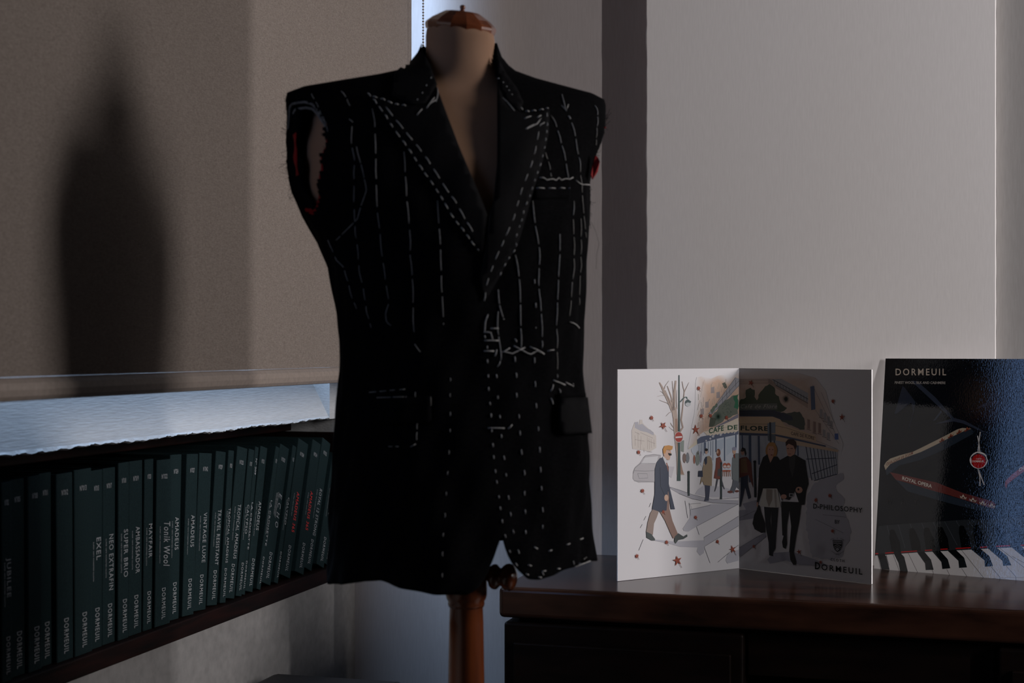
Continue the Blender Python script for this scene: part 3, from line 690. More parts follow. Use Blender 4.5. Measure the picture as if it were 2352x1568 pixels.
Rp = Print(Bf, nr); E0 = 884
def rp(pts, cc, lay): Rp.poly(pts, cc, lay, O3, K3)
def rl(pts, ww, cc, lay, w2=None): Rp.line(pts, ww, cc, lay, O3, K3, w2)
Rp.wash([(E0, 70), (1060, 62), (1200, 62), (1290, 80), (1400, 110), (1470, 200), (1520, 400), (1590, 560), (1575, 615), (1300, 575), (E0, 520)], c(.80, .70, .64), 1, O3, K3, lambda x, y: min((1600-x-max(0, 300-y)*.5)/200, (y-55)/80), 14)

for (y) in (118, 124, 131, 141, 148): rl([(E0, y+4), (1090, y), (1110, y+4)], 2, c(.52, .46, .44), 3)
for k in range(6): rl([(1080, 118+k*5), (1350, 280+k*7)], 2, c(.50, .44, .42), 3)
rp([(1100, 120), (1170, 118), (1350, 215), (1350, 278), (1140, 165)], c(.66, .66, .68), 3)
for k in range(12): rl([(1120+k*20, 128+k*10), (1122+k*20, 150+k*11)], 2.5, c(.3, .32, .35), 4)
rl([(1110, 122), (1350, 255)], 4, c(.25, .27, .3), 5); rl([(1130, 160), (1350, 285)], 4, c(.25, .27, .3), 5)
rp([(1365, 170), (1392, 165), (1400, 325), (1372, 330)], c(.36, .41, .52), 6)
for (x, y, hh) in ((1345, 390, 70), (1385, 405, 80), (1420, 415, 75), (1430, 320, 60), (1455, 345, 60), (1480, 370, 60), (1500, 400, 50), (1450, 460, 50), (1480, 480, 50)):
    rp([(x, y), (x+18, y+5), (x+18, y+hh), (x, y+hh-6)], c(.60, .50, .47) if x < 1425 else c(.66, .65, .66), 4); rl([(x-4, y+hh-2), (x+24, y+hh+8)], 3, c(.3, .3, .32), 5)
for (x0, y0, x1, y1) in ((1380, 160, 1550, 520), (1400, 330, 1560, 560), (1440, 210, 1530, 420), (1230, 470, 1540, 590)): rl([(x0, y0), (x1, y1)], 2, c(.5, .48, .5), 5)
rp([(1530, 490), (1555, 488), (1556, 530), (1532, 530)], c(.36, .45, .68), 6)
blob(Rp, [(E0, 325), (E0, 270), (925, 240), (928, 195), (955, 178), (985, 195), (988, 240), (1005, 260), (1012, 225), (1030, 205), (1060, 165), (1092, 155), (1120, 180), (1125, 220), (1150, 240), (1160, 280), (1205, 320), (1160, 345), (1120, 330)], c(.29, .33, .27), 7, O3, K3, 11)
blob(Rp, [(1125, 345), (1200, 350), (1290, 340), (1325, 390), (1330, 460), (1300, 458), (1220, 425), (1150, 395)], c(.34, .36, .33), 7, O3, K3, 11)
for i in range(20):
    a = math.pi*i/10; rl([(1200, 255), (1200+26*math.cos(a), 255+30*math.sin(a))], 5, c(.17, .2, .17), 8, 1)
rp([(E0, 288), (1140, 284), (1142, 326), (E0, 330)], c(.42, .44, .42), 9)
Rp.text('Café de Flore', (892, 318), (1140, 316), 26, c(.72, .71, .69), 10, O3, K3, 0, .35, 1.15)
rp([(E0, 330), (1110, 328), (1165, 345), (1240, 370), (1250, 398), (1180, 400), (1110, 374), (E0, 372)], c(.25, .27, .33), 9)
for y in (340, 350, 360): rl([(E0, y), (1110, y), (1170, y+18)], 2, c(.12, .13, .17), 10)
rp([(E0, 376), (1110, 374), (1160, 392), (1200, 440), (1260, 455), (1400, 505), (1405, 545), (1270, 520), (1130, 494), (1080, 490), (E0, 482)], c(.84, .73, .61), 10)
rl([(E0, 425), (1080, 425), (1200, 450), (1400, 515)], 2, c(.3, .28, .27), 11)
Rp.text('FLORE', (892, 466), (1080, 470), 30, c(.14, .22, .19), 12, O3, K3, .03, 0, 1.1)
Rp.text('CAFE DE FLORE', (1235, 496), (1392, 532), 21, c(.34, .28, .26), 12, O3, K3, .02, 0, 1.1, None)
rp([(E0, 480), (1080, 489), (1130, 492), (1405, 556), (1470, 570), (1470, 582), (1270, 545), (1125, 505), (E0, 500)], c(.30, .34, .44), 9)
rp([(E0, 500), (1130, 506), (1280, 548), (1550, 590), (1550, 765), (1390, 808), (1310, 760), (1160, 690), (990, 800), (E0, 820)], c(.72, .74, .78), 3)
rp([(1130, 506), (1560, 600), (1550, 615), (1400, 590), (1285, 570), (1130, 535)], c(.82, .72, .62), 10)
for (x, y0, y1, ww) in ((955, 498, 820, 18), (1015, 505, 700, 14), (1120, 505, 620, 8), (1280, 570, 640, 10), (E0+18, 500, 590, 8)): rl([(x, y0), (x+2, y1)], ww, c(.30, .35, .45), 8)
tops = [1335, 1362, 1386, 1412, 1436, 1458, 1480, 1500, 1518, 1534]
for k, x in enumerate(tops): rl([(x, 575+k*3), (x+(14-k)*.9+28-2*k, 806-k*5)], 5.5-.35*k, c(.26, .29, .36), 8)
for a, b2 in (((1330, 575), (1540, 603)), ((1338, 662), (1540, 655)), ((1375, 762), (1548, 700)), ((1392, 808), (1548, 764))): rl([a, b2], 5, c(.26, .29, .36), 9)
rp([(1075, 420), (1128, 410), (1128, 486), (1075, 490)], c(.52, .57, .62), 14); rp([(1075, 495), (1128, 492), (1130, 535), (1078, 540)], c(.42, .46, .5), 14)
rl([(1093, 412), (1096, 560)], 12, c(.24, .27, .31), 15)
SG = c(.66, .66, .71)
rp([(E0, 1262), (1000, 1190), (1062, 1162), (1068, 1190), (E0, 1325)], SG, 2)
rp([(E0, 1010), (990, 1000), (1010, 1060), (E0, 1080)], SG, 2); rp([(905, 965), (1000, 940), (1003, 1010), (930, 1010)], c(.7, .7, .75), 3)
rp([(1072, 1345), (1110, 1300), (1240, 1290), (1400, 1345), (1500, 1390), (1290, 1380), (1200, 1350), (1090, 1372)], SG, 2)
blob(Rp, [(1395, 825), (1470, 790), (1590, 758), (1592, 795), (1535, 838), (1550, 890), (1598, 930), (1600, 960), (1580, 990), (1612, 1060), (1640, 1150), (1630, 1220), (1600, 1260), (1590, 1330), (1500, 1345), (1380, 1330), (1330, 1100), (1350, 900)], c(.74, .74, .78), 2, O3, K3, 14)
for pts in ([(1400, 1072), (1470, 1105), (1590, 1165)], [(1450, 1040), (1560, 1050), (1610, 1058)], [(E0, 1262), (1060, 1160)], [(E0, 1330), (1066, 1190)], [(E0, 1060), (1000, 1010)]): rl(pts, 2, c(.4, .4, .43), 4)
SK2 = c(.78, .60, .52)
person(Rp, [('p', [(895, 750), (944, 752), (940, 830), (962, 925), (945, 935), (922, 850), (905, 930), (892, 985), (E0, 985), (892, 880)], c(.22, .25, .33)),
  ('p', [(E0, 660), (905, 650), (935, 648), (965, 690), (978, 860), (945, 770), (E0, 790)], c(.48, .27, .23)), ('p', [(892, 662), (930, 655), (942, 755), (893, 757)], c(.52, .40, .28)),
  ('e', (906, 612, 13, 24), SK2), ('p', [(893, 600), (905, 582), (925, 590), (932, 625), (925, 645), (917, 610), (900, 598)], c(.1, .09, .09)), ('l', ([(892, 605), (912, 608)], 8), c(.05, .05, .06))], 16)
rl([(988, 682), (992, 922)], 15, c(.13, .15, .17), 22); Rp.ell(988, 680, 10, 9, c(.13, .15, .17), 22, O3, K3)
BK = c(.07, .07, .075)
person(Rp, [('p', [(1052, 985), (1098, 988), (1094, 1080), (1102, 1160), (1112, 1200), (1112, 1322), (1086, 1315), (1083, 1230), (1068, 1150), (1056, 1050)], c(.12, .13, .15)),
  ('p', [(1100, 988), (1148, 988), (1140, 1090), (1132, 1190), (1128, 1270), (1112, 1300), (1102, 1170)], c(.11, .12, .14)),
  ('p', [(1045, 862), (1142, 862), (1166, 992), (1095, 990), (1020, 982)], c(.83, .82, .79)), ('p', [(1068, 865), (1110, 868), (1108, 940), (1085, 990), (1066, 930)], c(.62, .58, .54)), ('p', [(1120, 866), (1135, 870), (1140, 990), (1128, 988)], c(.68, .65, .62)),
  ('e', (1102, 606, 40, 58), c(.70, .50, .29)), ('p', [(1080, 640), (1112, 640), (1108, 690), (1095, 700)], SK2), ('e', (1098, 606, 23, 40), SK2), ('e', (1104, 562, 26, 14), c(.72, .52, .30)),
  ('p', [(1045, 650), (1075, 628), (1095, 688), (1118, 645), (1142, 645), (1172, 690), (1184, 875), (1175, 950), (1160, 900), (1140, 862), (1045, 862), (1030, 905), (1012, 962), (1003, 962), (1010, 880), (1018, 725)], BK),
  ('l', ([(1007, 955), (1006, 985)], 10), SK2), ('p', [(1002, 1010), (1012, 975), (1022, 975), (1030, 1020), (1060, 1100), (1062, 1160), (1035, 1164), (988, 1138), (974, 1100), (985, 1040)], BK),
  ('e', (1104, 634, 7, 3.5), c(.5, .2, .18)), ('e', (1090, 596, 4, 2.5), BK), ('e', (1112, 598, 4, 2.5), BK)], 24)
person(Rp, [('p', [(1188, 1170), (1206, 1172), (1208, 1240), (1198, 1272), (1180, 1262), (1174, 1225)], BK), ('p', [(1224, 1290), (1252, 1290), (1272, 1360), (1268, 1380), (1250, 1380), (1230, 1345)], c(.18, .17, .17)),
  ('p', [(1168, 950), (1306, 955), (1292, 1080), (1272, 1180), (1254, 1300), (1222, 1292), (1236, 1120), (1224, 1010), (1208, 1110), (1206, 1192), (1176, 1180), (1172, 1080)], c(.10, .10, .11)),
  ('p', [(1155, 672), (1210, 640), (1262, 632), (1332, 672), (1354, 830), (1336, 880), (1326, 972), (1295, 975), (1262, 880), (1225, 940), (1175, 930), (1165, 900), (1178, 800), (1150, 700)], BK),
  ('p', [(1218, 640), (1265, 635), (1262, 700), (1245, 790), (1225, 720)], c(.20, .20, .20)), ('p', [(1202, 570), (1215, 550), (1262, 555), (1266, 600), (1258, 630), (1232, 646), (1212, 640), (1206, 610)], SK2),
  ('p', [(1200, 575), (1198, 548), (1215, 528), (1250, 526), (1270, 545), (1272, 575), (1262, 600), (1252, 572), (1220, 558)], c(.24, .13, .10)),
  ('l', ([(1208, 590), (1222, 590)], 4), c(.15, .1, .09)), ('l', ([(1232, 590), (1248, 590)], 4), c(.15, .1, .09)), ('l', ([(1218, 628), (1236, 628)], 3), c(.45, .22, .2)),
  ('e', (1186, 917, 20, 16), SK2), ('e', (1290, 872, 24, 22), SK2), ('e', (1286, 868, 7, 8), BK), ('p', [(1222, 895), (1252, 895), (1252, 918), (1222, 918)], c(.7, .7, .72)), ('p', [(1227, 900), (1247, 900), (1247, 913), (1227, 913)], BK)], 24)
for (x, y, r, s_) in ((963, 145, 24, 1), (1520, 270, 18, 0), (1582, 378, 26, 1), (1405, 940, 18, 0), (1500, 910, 18, 0), (983, 1255, 15, 0), (1518, 1150, 17, 0), (1290, 1292, 22, 1), (1437, 1362, 14, 0)): leaf(Rp, x, y, r, 40, bool(s_))
INK = c(.05, .05, .07)
Rp.text('D', (985, 588), (1032, 592), 60, INK, 42, O4, K4, .02)
Rp.text('-', (1040, 592), (1062, 594), 60, INK, 42, O4, K4, .02)
Rp.text('PHILOSOPHY', (1068, 597), (1606, 645), 62, INK, 42, O4, K4, .012, 0, 1.2)
Rp.text('BY', (1257, 779), (1318, 783), 46, INK, 42, O4, K4, .015)
Rp.text('CLOTH', (1205, 1249), (1378, 1270), 34, INK, 42, O4, K4, .01, 0, 1.4)
Rp.text('D', (1005, 1352), (1070, 1360), 86, INK, 42, O4, K4, .03)
Rp.text('ORMEUIL', (1088, 1364), (1606, 1425), 72, INK, 42, O4, K4, .014, 0, 1.35)
def r4(pts, ww, cc, lay): Rp.line(pts, ww, cc, lay, O4, K4)
Rp.poly([(1232, 985), (1350, 992), (1348, 1070), (1325, 1115), (1290, 1142), (1255, 1110), (1236, 1065)], INK, 41, O4, K4)
Rp.poly([(1238, 992), (1344, 998), (1342, 1042), (1290, 1010+28), (1240, 1036)], c(.55, .55, .58), 42, O4, K4)
for i in range(5): Rp.ell(1252+i*20, 1015+i, 6, 9, INK, 43, O4, K4, 8)
r4([(1242, 1070), (1290, 1048), (1340, 1076)], 8, c(.6, .6, .63), 43); r4([(1250, 1090), (1290, 1068), (1332, 1094)], 8, c(.6, .6, .63), 43)
Rp.poly([(1262, 1102), (1290, 1082), (1318, 1104), (1290, 1130)], c(.6, .6, .63), 42, O4, K4)
Rp.text('1842', (1263, 1176), (1315, 1181), 18, c(.35, .35, .38), 42, O4, K4)
Rp.text('D', (1284, 976), (1297, 977), 18, c(.35, .35, .38), 42, O4, K4)
r4([(1200, 985), (1225, 972), (1250, 968)], 4, c(.4, .4, .43), 42); r4([(1325, 970), (1355, 978), (1375, 995)], 4, c(.4, .4, .43), 42); r4([(1215, 1125), (1260, 1160), (1320, 1160), (1370, 1130)], 4, c(.4, .4, .43), 42)
Rp.build('right_illustration', M['print'], br)

# ================================================================== PIANO CARD
cb = on_Z(2008, 1305.5, DZ); cr_ = on_Z(2352, 1336, DZ); e1 = (Matrix.Rotation(math.radians(3), 3, 'Z') @ (cr_-cb)).normalized(); bk = Vector((-e1.y, e1.x, 0))
ta = math.radians(9.8); e2 = UZ*math.cos(ta)+bk*math.sin(ta); nc = e1.cross(e2).normalized(); hc = .4005
wc = .30
while proj(cb+e1*wc)[0] < 2420.5: wc += .0005
cb += Vector((0, 0, .0030))
cd = thing('show_card', 'glossy black show card printed with piano keys leaning on the wall', 'card', tuple(cb))
sheet_obj('card_board', cb, cb+e1*wc, cb+e1*wc+e2*hc, cb+e2*hc, nc, .0025, M['gloss'], cd, c(.055, .065, .085))
P = Print(cb, nc, .0003, 1); Q1 = (2000, 820); k1 = 6.031; Q2 = (2000, 1070); k2 = 5.702
def p1(pts, cc, lay): P.poly(pts, cc, lay, Q1, k1)
def p2(pts, cc, lay): P.poly(pts, cc, lay, Q2, k2)
F1 = c(.17, .195, .25); F2 = c(.14, .16, .21)
p1([(560, 330), (640, 330), (900, 560), (1170, 860), (1120, 860), (850, 600)], F1, 1); p1([(440, 400), (470, 420), (620, 620), (600, 760), (540, 960), (520, 1000), (590, 760), (560, 630), (350, 790), (330, 780)], F2, 1)
p1([(870, 930), (1150, 840), (1300, 880), (1600, 1040), (1560, 1040), (1280, 920), (1150, 890)], F1, 2); p1([(970, 740), (990, 760), (900, 870), (860, 890)], F1, 1); p1([(1450, 720), (1560, 640), (1800, 590), (1790, 640), (1600, 680)], F2, 1)
P.text('DORMEUIL', (345, 250), (1045, 250), 90, c(.72, .67, .62), 8, Q1, k1, .010, 0, 1.35)
P.text('FINEST WOOL, SILK AND CASHMERE', (333, 369), (1036, 372), 34, c(.62, .60, .58), 8, Q1, k1, .012, .05)
BE = c(.62, .57, .50)
p1([(185, 1500), (215, 1450), (270, 1405), (400, 1360), (585, 1310), (750, 1230), (1000, 1105), (1200, 1000), (1270, 980), (1395, 990), (1300, 1022), (1100, 1112), (900, 1215), (700, 1312), (560, 1362), (380, 1430), (270, 1482), (205, 1562)], BE, 4)
p1([(205, 1562), (270, 1482), (380, 1430), (560, 1362), (700, 1312), (1100, 1112), (1395, 990), (1420, 1060), (1000, 1290), (700, 1420), (400, 1500), (220, 1640)], c(.14, .17, .21), 3)
P.text('MADE IN ENGLAND', (585, 1345), (215, 1505), 40, c(.42, .25, .20), 6, Q1, k1, .01)
def crown(x, y, s, cc, o, k, sl):
    pts = [(-1, -.3), (-.75, .5), (.75, .5), (1, -.3), (.5, .05), (.25, -.5), (0, -.9), (-.25, -.5), (-.5, .05)]
    P.poly([(x+a*s, y+b*s*.9+a*s*sl) for a, b in pts], cc, 6, o, k); P.ell(x, y+.1*s, s*.22, s*.22, c(.25, .1, .08), 7, o, k, 8)
    P.line([(x-.7*s, y+.3*s-.7*s*sl), (x+.7*s, y+.3*s+.7*s*sl)], s*.12, c(.25, .1, .08), 7, o, k)
for (x, y) in ((988, 1150), (1108, 1092), (1226, 1035), (1335, 1000)): crown(x, y, 42, c(.50, .27, .2), Q1, k1, -.5)
p2([(250, 80), (350, 100), (860, 215), (1200, 350), (1600, 462), (1635, 500), (1620, 560), (1540, 540), (1000, 372), (800, 318), (500, 225), (330, 180)], c(.36, .17, .16), 5)
p2([(330, 180), (800, 318), (1540, 540), (1640, 560), (1640, 640), (1000, 480), (480, 330)], c(.14, .17, .21), 4)
P.text('ROYAL OPERA', (412, 180), (800, 288), 46, c(.72, .70, .66), 7, Q2, k2, .02, .1, 1.0)
for (x, y) in ((1212, 408), (1340, 447), (1468, 488), (1588, 520)): crown(x, y, 46, c(.68, .64, .58), Q2, k2, .22)
P.ell(1497, 1428, 122, 118, c(.80, .78, .78), 8, Q1, k1, 22, .05); P.ell(1497, 1428, 108, 106, c(.16, .15, .17), 8.5, Q1, k1, 14, .1); P.ell(1497, 1440, 97, 97, c(.62, .10, .09), 9, Q1, k1, 30)
P.text('CLOTH', (1460, 1418), (1535, 1418), 20, c(.85, .8, .78), 10, Q1, k1); P.text('DORMEUIL', (1410, 1455), (1572, 1455), 26, c(.85, .8, .78), 10, Q1, k1, .02)
WH = c(.80, .79, .79)
for o_, k_, pts in ((Q1, k1, [(1518, 1035), (1500, 1170), (1488, 1308)]), (Q1, k1, [(1480, 1088), (1500, 1190), (1512, 1308)]), (Q2, k2, [(1405, 30), (1430, 140), (1432, 262)]), (Q2, k2, [(1405, 30), (1445, 140), (1488, 248)])):
    P.line(pts, 13, WH, 10, o_, k_)
    for i in range(14):
        f = i/13; a, b_, d_ = pts; q = (a[0]+(b_[0]-a[0])*2*f, a[1]+(b_[1]-a[1])*2*f) if f < .5 else (b_[0]+(d_[0]-b_[0])*(2*f-1), b_[1]+(d_[1]-b_[1])*(2*f-1))
        P.line([(q[0]-6, q[1]-3), (q[0]+6, q[1]+3)], 2.5, c(.3, .3, .32), 11, o_, k_)
p2([(1755, 250), (1768, 190), (1850, 110), (2007, -10), (2300, -140), (2300, -60), (2010, 70), (1880, 165), (1790, 240), (1775, 300)], c(.52, .27, .27), 5)
P.text('DORMEUIL', (1945, 70), (2260, -60), 42, WH, 7, Q2, k2, .015)
for (x, y, cc) in ((590, 480, 'Y'), (425, 480, 'A'), (250, 480, 'W')): P.text(cc, (x-35, y+30), (x+35, y+28), 80, c(.12, .12, .13), 3, Q2, k2)
# keyboard
p2([(100, 785), (600, 745), (1200, 705), (1690, 690), (2398, 640), (2398, 1040), (60, 1160)], c(.145, .158, .172), 2)
for (x, yy) in ((215, 775), (360, 765), (515, 752), (668, 745), (818, 735), (968, 725), (1118, 715), (1280, 705), (1435, 698), (1590, 692), (1750, 680), (1910, 670)):
    P.line([(x, yy), (x+(x-100)*.12+60, yy+310)], 4, c(.30, .32, .35), 3, Q2, k2)
for (x, yy) in ((250, 830), (510, 810), (700, 800), (880, 790), (1160, 775), (1350, 765), (1640, 750), (1850, 740)):
    p2([(x, yy+15), (x+25, yy), (x+60, yy+10), (x+130, yy+160), (x+150, yy+300), (x+30, yy+305), (x-5, yy+100)], c(.03, .035, .04), 4)
wk = c(.80, .79, .79)
p2([(58, 1172), (600, 1132), (1200, 1100), (1700, 1072), (2398, 1040), (2398, 1560), (1905, 1525), (1270, 1468), (600, 1396), (43, 1340)], wk, 5)
for a, b2 in (((92, 1168), (132, 1352)), ((205, 1160), (240, 1300)), ((292, 1155), (377, 1375)), ((492, 1140), (616, 1396)), ((805, 1358), (826, 1418)), ((995, 1350), (1042, 1440)), ((1190, 1338), (1276, 1468)), ((1190, 1100), (1492, 1478)), ((1575, 1318), (1690, 1450)), ((1690, 1450), (1694, 1512)), ((1775, 1308), (1902, 1450)), ((1902, 1450), (1906, 1526)), ((1690, 1075), (2100, 1400)), ((1850, 1180), (2398, 1480))):
    P.line([a, b2], 5, c(.28, .25, .25), 6, Q2, k2)
P.line([(1490, 1478), (1690, 1462)], 3, c(.5, .48, .48), 6, Q2, k2); P.line([(1694, 1468), (1902, 1458), (2398, 1440)], 3, c(.5, .48, .48), 6, Q2, k2)
kb_ = c(.10, .115, .125); kt = c(.045, .055, .06)
for q in ([(90, 1150), (165, 1140), (205, 1180), (248, 1358), (140, 1352), (120, 1260)], [(300, 1140), (385, 1130), (440, 1190), (487, 1380), (385, 1372), (365, 1270)], [(605, 1125), (700, 1118), (790, 1225), (824, 1358), (720, 1362), (712, 1275)], [(800, 1112), (905, 1105), (1010, 1220), (1043, 1338), (938, 1348), (925, 1255)],
          [(1005, 1105), (1115, 1096), (1225, 1200), (1262, 1326), (1158, 1334), (1148, 1240)], [(1310, 1086), (1430, 1076), (1555, 1180), (1603, 1310), (1497, 1318), (1490, 1235)], [(1530, 1072), (1640, 1062), (1790, 1180), (1842, 1300), (1735, 1306), (1725, 1240)], [(1835, 1055), (1960, 1045), (2110, 1165), (2170, 1285), (2060, 1295), (2050, 1230)]):
    p2(q, kb_, 7); p2([q[0], q[1], q[2], ((q[5][0]+q[2][0])/2, (q[5][1]+q[2][1])/2-18), (q[5][0], q[5][1]-30)], kt, 8)
for (x0, y0, x1, y1) in ((60, 1148, 100, 1145), (190, 1140, 302, 1131), (398, 1126, 608, 1111), (710, 1104, 805, 1098), (915, 1090, 1008, 1085), (1113, 1080, 1310, 1068), (1432, 1065, 1527, 1058), (1642, 1050, 1825, 1042), (1965, 1038, 2060, 1032)):
    P.line([(x0, y0), (x1, y1)], 13, c(.72, .10, .10), 9, Q2, k2)
P.build('card_print', M['gloss'], cd)

# ================================================================== MANNEQUIN + JACKET
R0 = 1.55*1.27; a0 = math.atan((1062-CX)/F)-TH
MX, MY = R0*math.sin(a0), R0*math.cos(a0); D0 = proj((MX, MY, H))[2]; mpp = D0/F
ex = Vector((ct, st, 0)); ey = Vector((-st, ct, 0)); PSI = math.radians(17); cp, sp = math.cos(PSI), math.sin(PSI)
x0px = 1062
ys =  [100, 130, 150, 163, 178, 190, 203, 214, 226, 240, 262, 300, 340, 400, 450, 500, 560, 620, 700, 780, 850, 900, 960, 1050, 1150, 1250, 1380]
Ws =  [ 86,  97, 114, 134, 196, 264, 334, 360, 363, 363, 362, 361, 354, 344, 338, 328, 308, 295, 285, 278, 277, 280, 286, 293, 297, 302, 306]
bs =  [ 76,  78,  84,  90,  98, 104, 110, 114, 122, 134, 160, 184, 202, 220, 226, 228, 222, 212, 202, 196, 196, 200, 206, 214, 218, 222, 226]
cs = [1056,1056,1056,1054,1046,1040,1036,1034,1034,1034,1034,1032,1023,1017,1020,1032,1047,1055,1058,1061,1062,1063,1064,1063,1061,1061,1061]
EXPN = 2.08
def ring_pt(a, b, ph):
    cc, s_ = math.cos(ph), math.sin(ph)
    return (a*math.copysign(abs(cc)**(2/EXPN), cc), b*math.copysign(abs(s_)**(2/EXPN), s_))
def solve_a(W, b):
    lo, hi = .2*W, 1.6*W
    for _ in range(26):
        a = (lo+hi)/2; m_ = max(abs(x*cp-y*sp) for x, y in (ring_pt(a, b, 2*math.pi*i/48) for i in range(48)))
        if m_ < W: lo = a
        else: hi = a
    return a
def ring(y, N_, ws=None, shrink=0, wmul=1.0, bmul=1.0):
    W = float(np.interp(y, ys, Ws))*wmul-shrink; b = float(np.interp(y, ys, bs))*bmul-shrink; cpx = float(np.interp(y, ys, cs))
    a = solve_a(W, min(b, W*1.05)); b = min(b, W*1.05)
    out = []
    for j in range(N_):
        ph = 2*math.pi*j/N_; bx, by = ring_pt(a*mpp, b*mpp, ph)
        X = bx*cp-by*sp+(cpx-x0px)*mpp; Y = bx*sp+by*cp
        P_ = Vector((MX, MY, H-(y-HY)*mpp))+ex*X+ey*Y
        P_.z += .047*min(0, X)*max(0, min(1, (340-y)/70))
        out.append((P_, bx, by, a*mpp, b*mpp))
    return out
hx = [700, 755, 790, 830, 870, 925, 1000, 1075, 1100, 1120, 1136, 1144, 1150, 1158, 1166, 1176, 1190, 1212, 1235, 1270, 1300, 1355, 1400]
hy = [1335, 1340, 1342, 1336, 1334, 1350, 1366, 1366, 1350, 1322, 1285, 1262, 1235, 1235, 1262, 1290, 1310, 1330, 1331, 1320, 1308, 1288, 1286]
NC = 300
rowsy = []
for i in range(len(ys)-1):
    if ys[i] >= 1050: break
    m_ = max(1, round((ys[i+1]-ys[i])/8)); rowsy += [ys[i]+(ys[i+1]-ys[i])*k/m_ for k in range(m_)]
rowsy.append(1050)
V = []; INFO = []
def fold(y, ph):  # gentle drape of the wool
    return .0016*math.sin(7*ph+y*.012)+.0011*math.sin(13*ph-y*.02)+.0008*math.sin(23*ph+y*.03)
for y in rowsy:
    for j, (P_, bx, by, a, b) in enumerate(ring(y, NC)):
        ph = 2*math.pi*j/NC; rad = Vector((P_.x-MX, P_.y-MY, 0)).normalized()
        V.append(P_+rad*fold(y, ph)*min(1, max(0, (y-200)/200))); INFO.append((bx/a, by/b, y))
last = len(V)-NC; nb = 34
zb = []
for j in range(NC):
    P_ = V[last+j]; ph = 2*math.pi*j/NC
    r1 = ring(1330, NC)[j] if j == 0 else None
R1330 = ring(1330, NC)
for j in range(NC):
    P_ = R1330[j][0]; front = math.sin(2*math.pi*j/NC) < .12
    px, _, d = proj(P_)
    if front: zb.append(H-(float(np.interp(px, hx, hy))-HY)*d/F)
    else: zb.append(H-.272+.004*math.sin(6*math.pi*j/NC))
ztop = H-(1050-HY)*mpp
for k in range(1, nb+1):
    f = k/nb
    for j in range(NC):
        z = ztop+(zb[j]-ztop)*f; y = HY-(z-H)/mpp
        INFO.append((0, 0, y)); V.append((j, z, y))
cache = {}
def ringq(y):
    q = round(y/2)*2
    if q not in cache: cache[q] = ring(q, NC)
    return cache[q]
for i in range(last+NC, len(V)):
    j, z, y = V[i]; r_ = ringq(y)[j]; P_ = r_[0].copy(); P_.z = z; ph = 2*math.pi*j/NC
    rad = Vector((P_.x-MX, P_.y-MY, 0)).normalized(); V[i] = P_+rad*fold(y, ph)*(1+1.2*(y-1050)/300); INFO[i] = (r_[1]/r_[3], r_[2]/r_[4], y)
nrow = len(V)//NC; Fall = []
for i in range(nrow-1):
    for j in range(NC): Fall.append((i*NC+j, (i+1)*NC+j, (i+1)*NC+(j+1) % NC, i*NC+(j+1) % NC))
BV = BVHTree.FromPolygons([tuple(v) for v in V], Fall)
VPG = [(958, 60), (968, 96), (1003, 195), (1050, 330), (1100, 448), (1121, 500), (1132, 460), (1140, 380), (1141, 300), (1140, 200), (1136, 132), (1150, 60)]
VPD = [(930, 60), (960, 92), (990, 190), (1035, 330), (1088, 455), (1118, 506), (1140, 470), (1150, 380), (1150, 300), (1150, 200), (1142, 150), (1142, 60)]
def keep(f):
    cx_ = sum((V[i] for i in f), Vector())/4; nx = sum(INFO[i][0] for i in f)/4; ny = sum(INFO[i][1] for i in f)/4; y = sum(INFO[i][2] for i in f)/4
    px, py, d = proj(cx_)
    if d < D0 and inpoly(px, py, VPD): return False
    if abs(nx) > .72:
        cy = 372; ry = 134; off = (cx_-Vector((MX, MY, 0))).dot(ey)
        ddx = ((cx_-Vector((MX, MY, 0))).dot(-sp*ex*0+(Vector((-sp, cp, 0)).x*ex+Vector((-sp, cp, 0)).y*ey)))/mpp
        wob = 1+.05*math.sin(y*.11)+.03*math.sin(y*.31)
        if nx < 0:
            if ((ddx+34)/(74*wob))**2+((y-cy)/ry)**2 < 1: return False
        else:
            if ((ddx-5)/(70*wob))**2+((y-378)/128)**2 < 1: return False
    return True
Fk = [f for f in Fall if keep(f)]
jk = thing('unfinished_jacket', 'black sleeveless tailored jacket with white basting stitches on the mannequin', 'jacket', (MX, MY, H-.3))
body = mesh('jacket_body', V, Fk, M['wool'], jk, True)
sd = body.modifiers.new('thickness', 'SOLIDIFY'); sd.thickness = .0035; sd.offset = -1

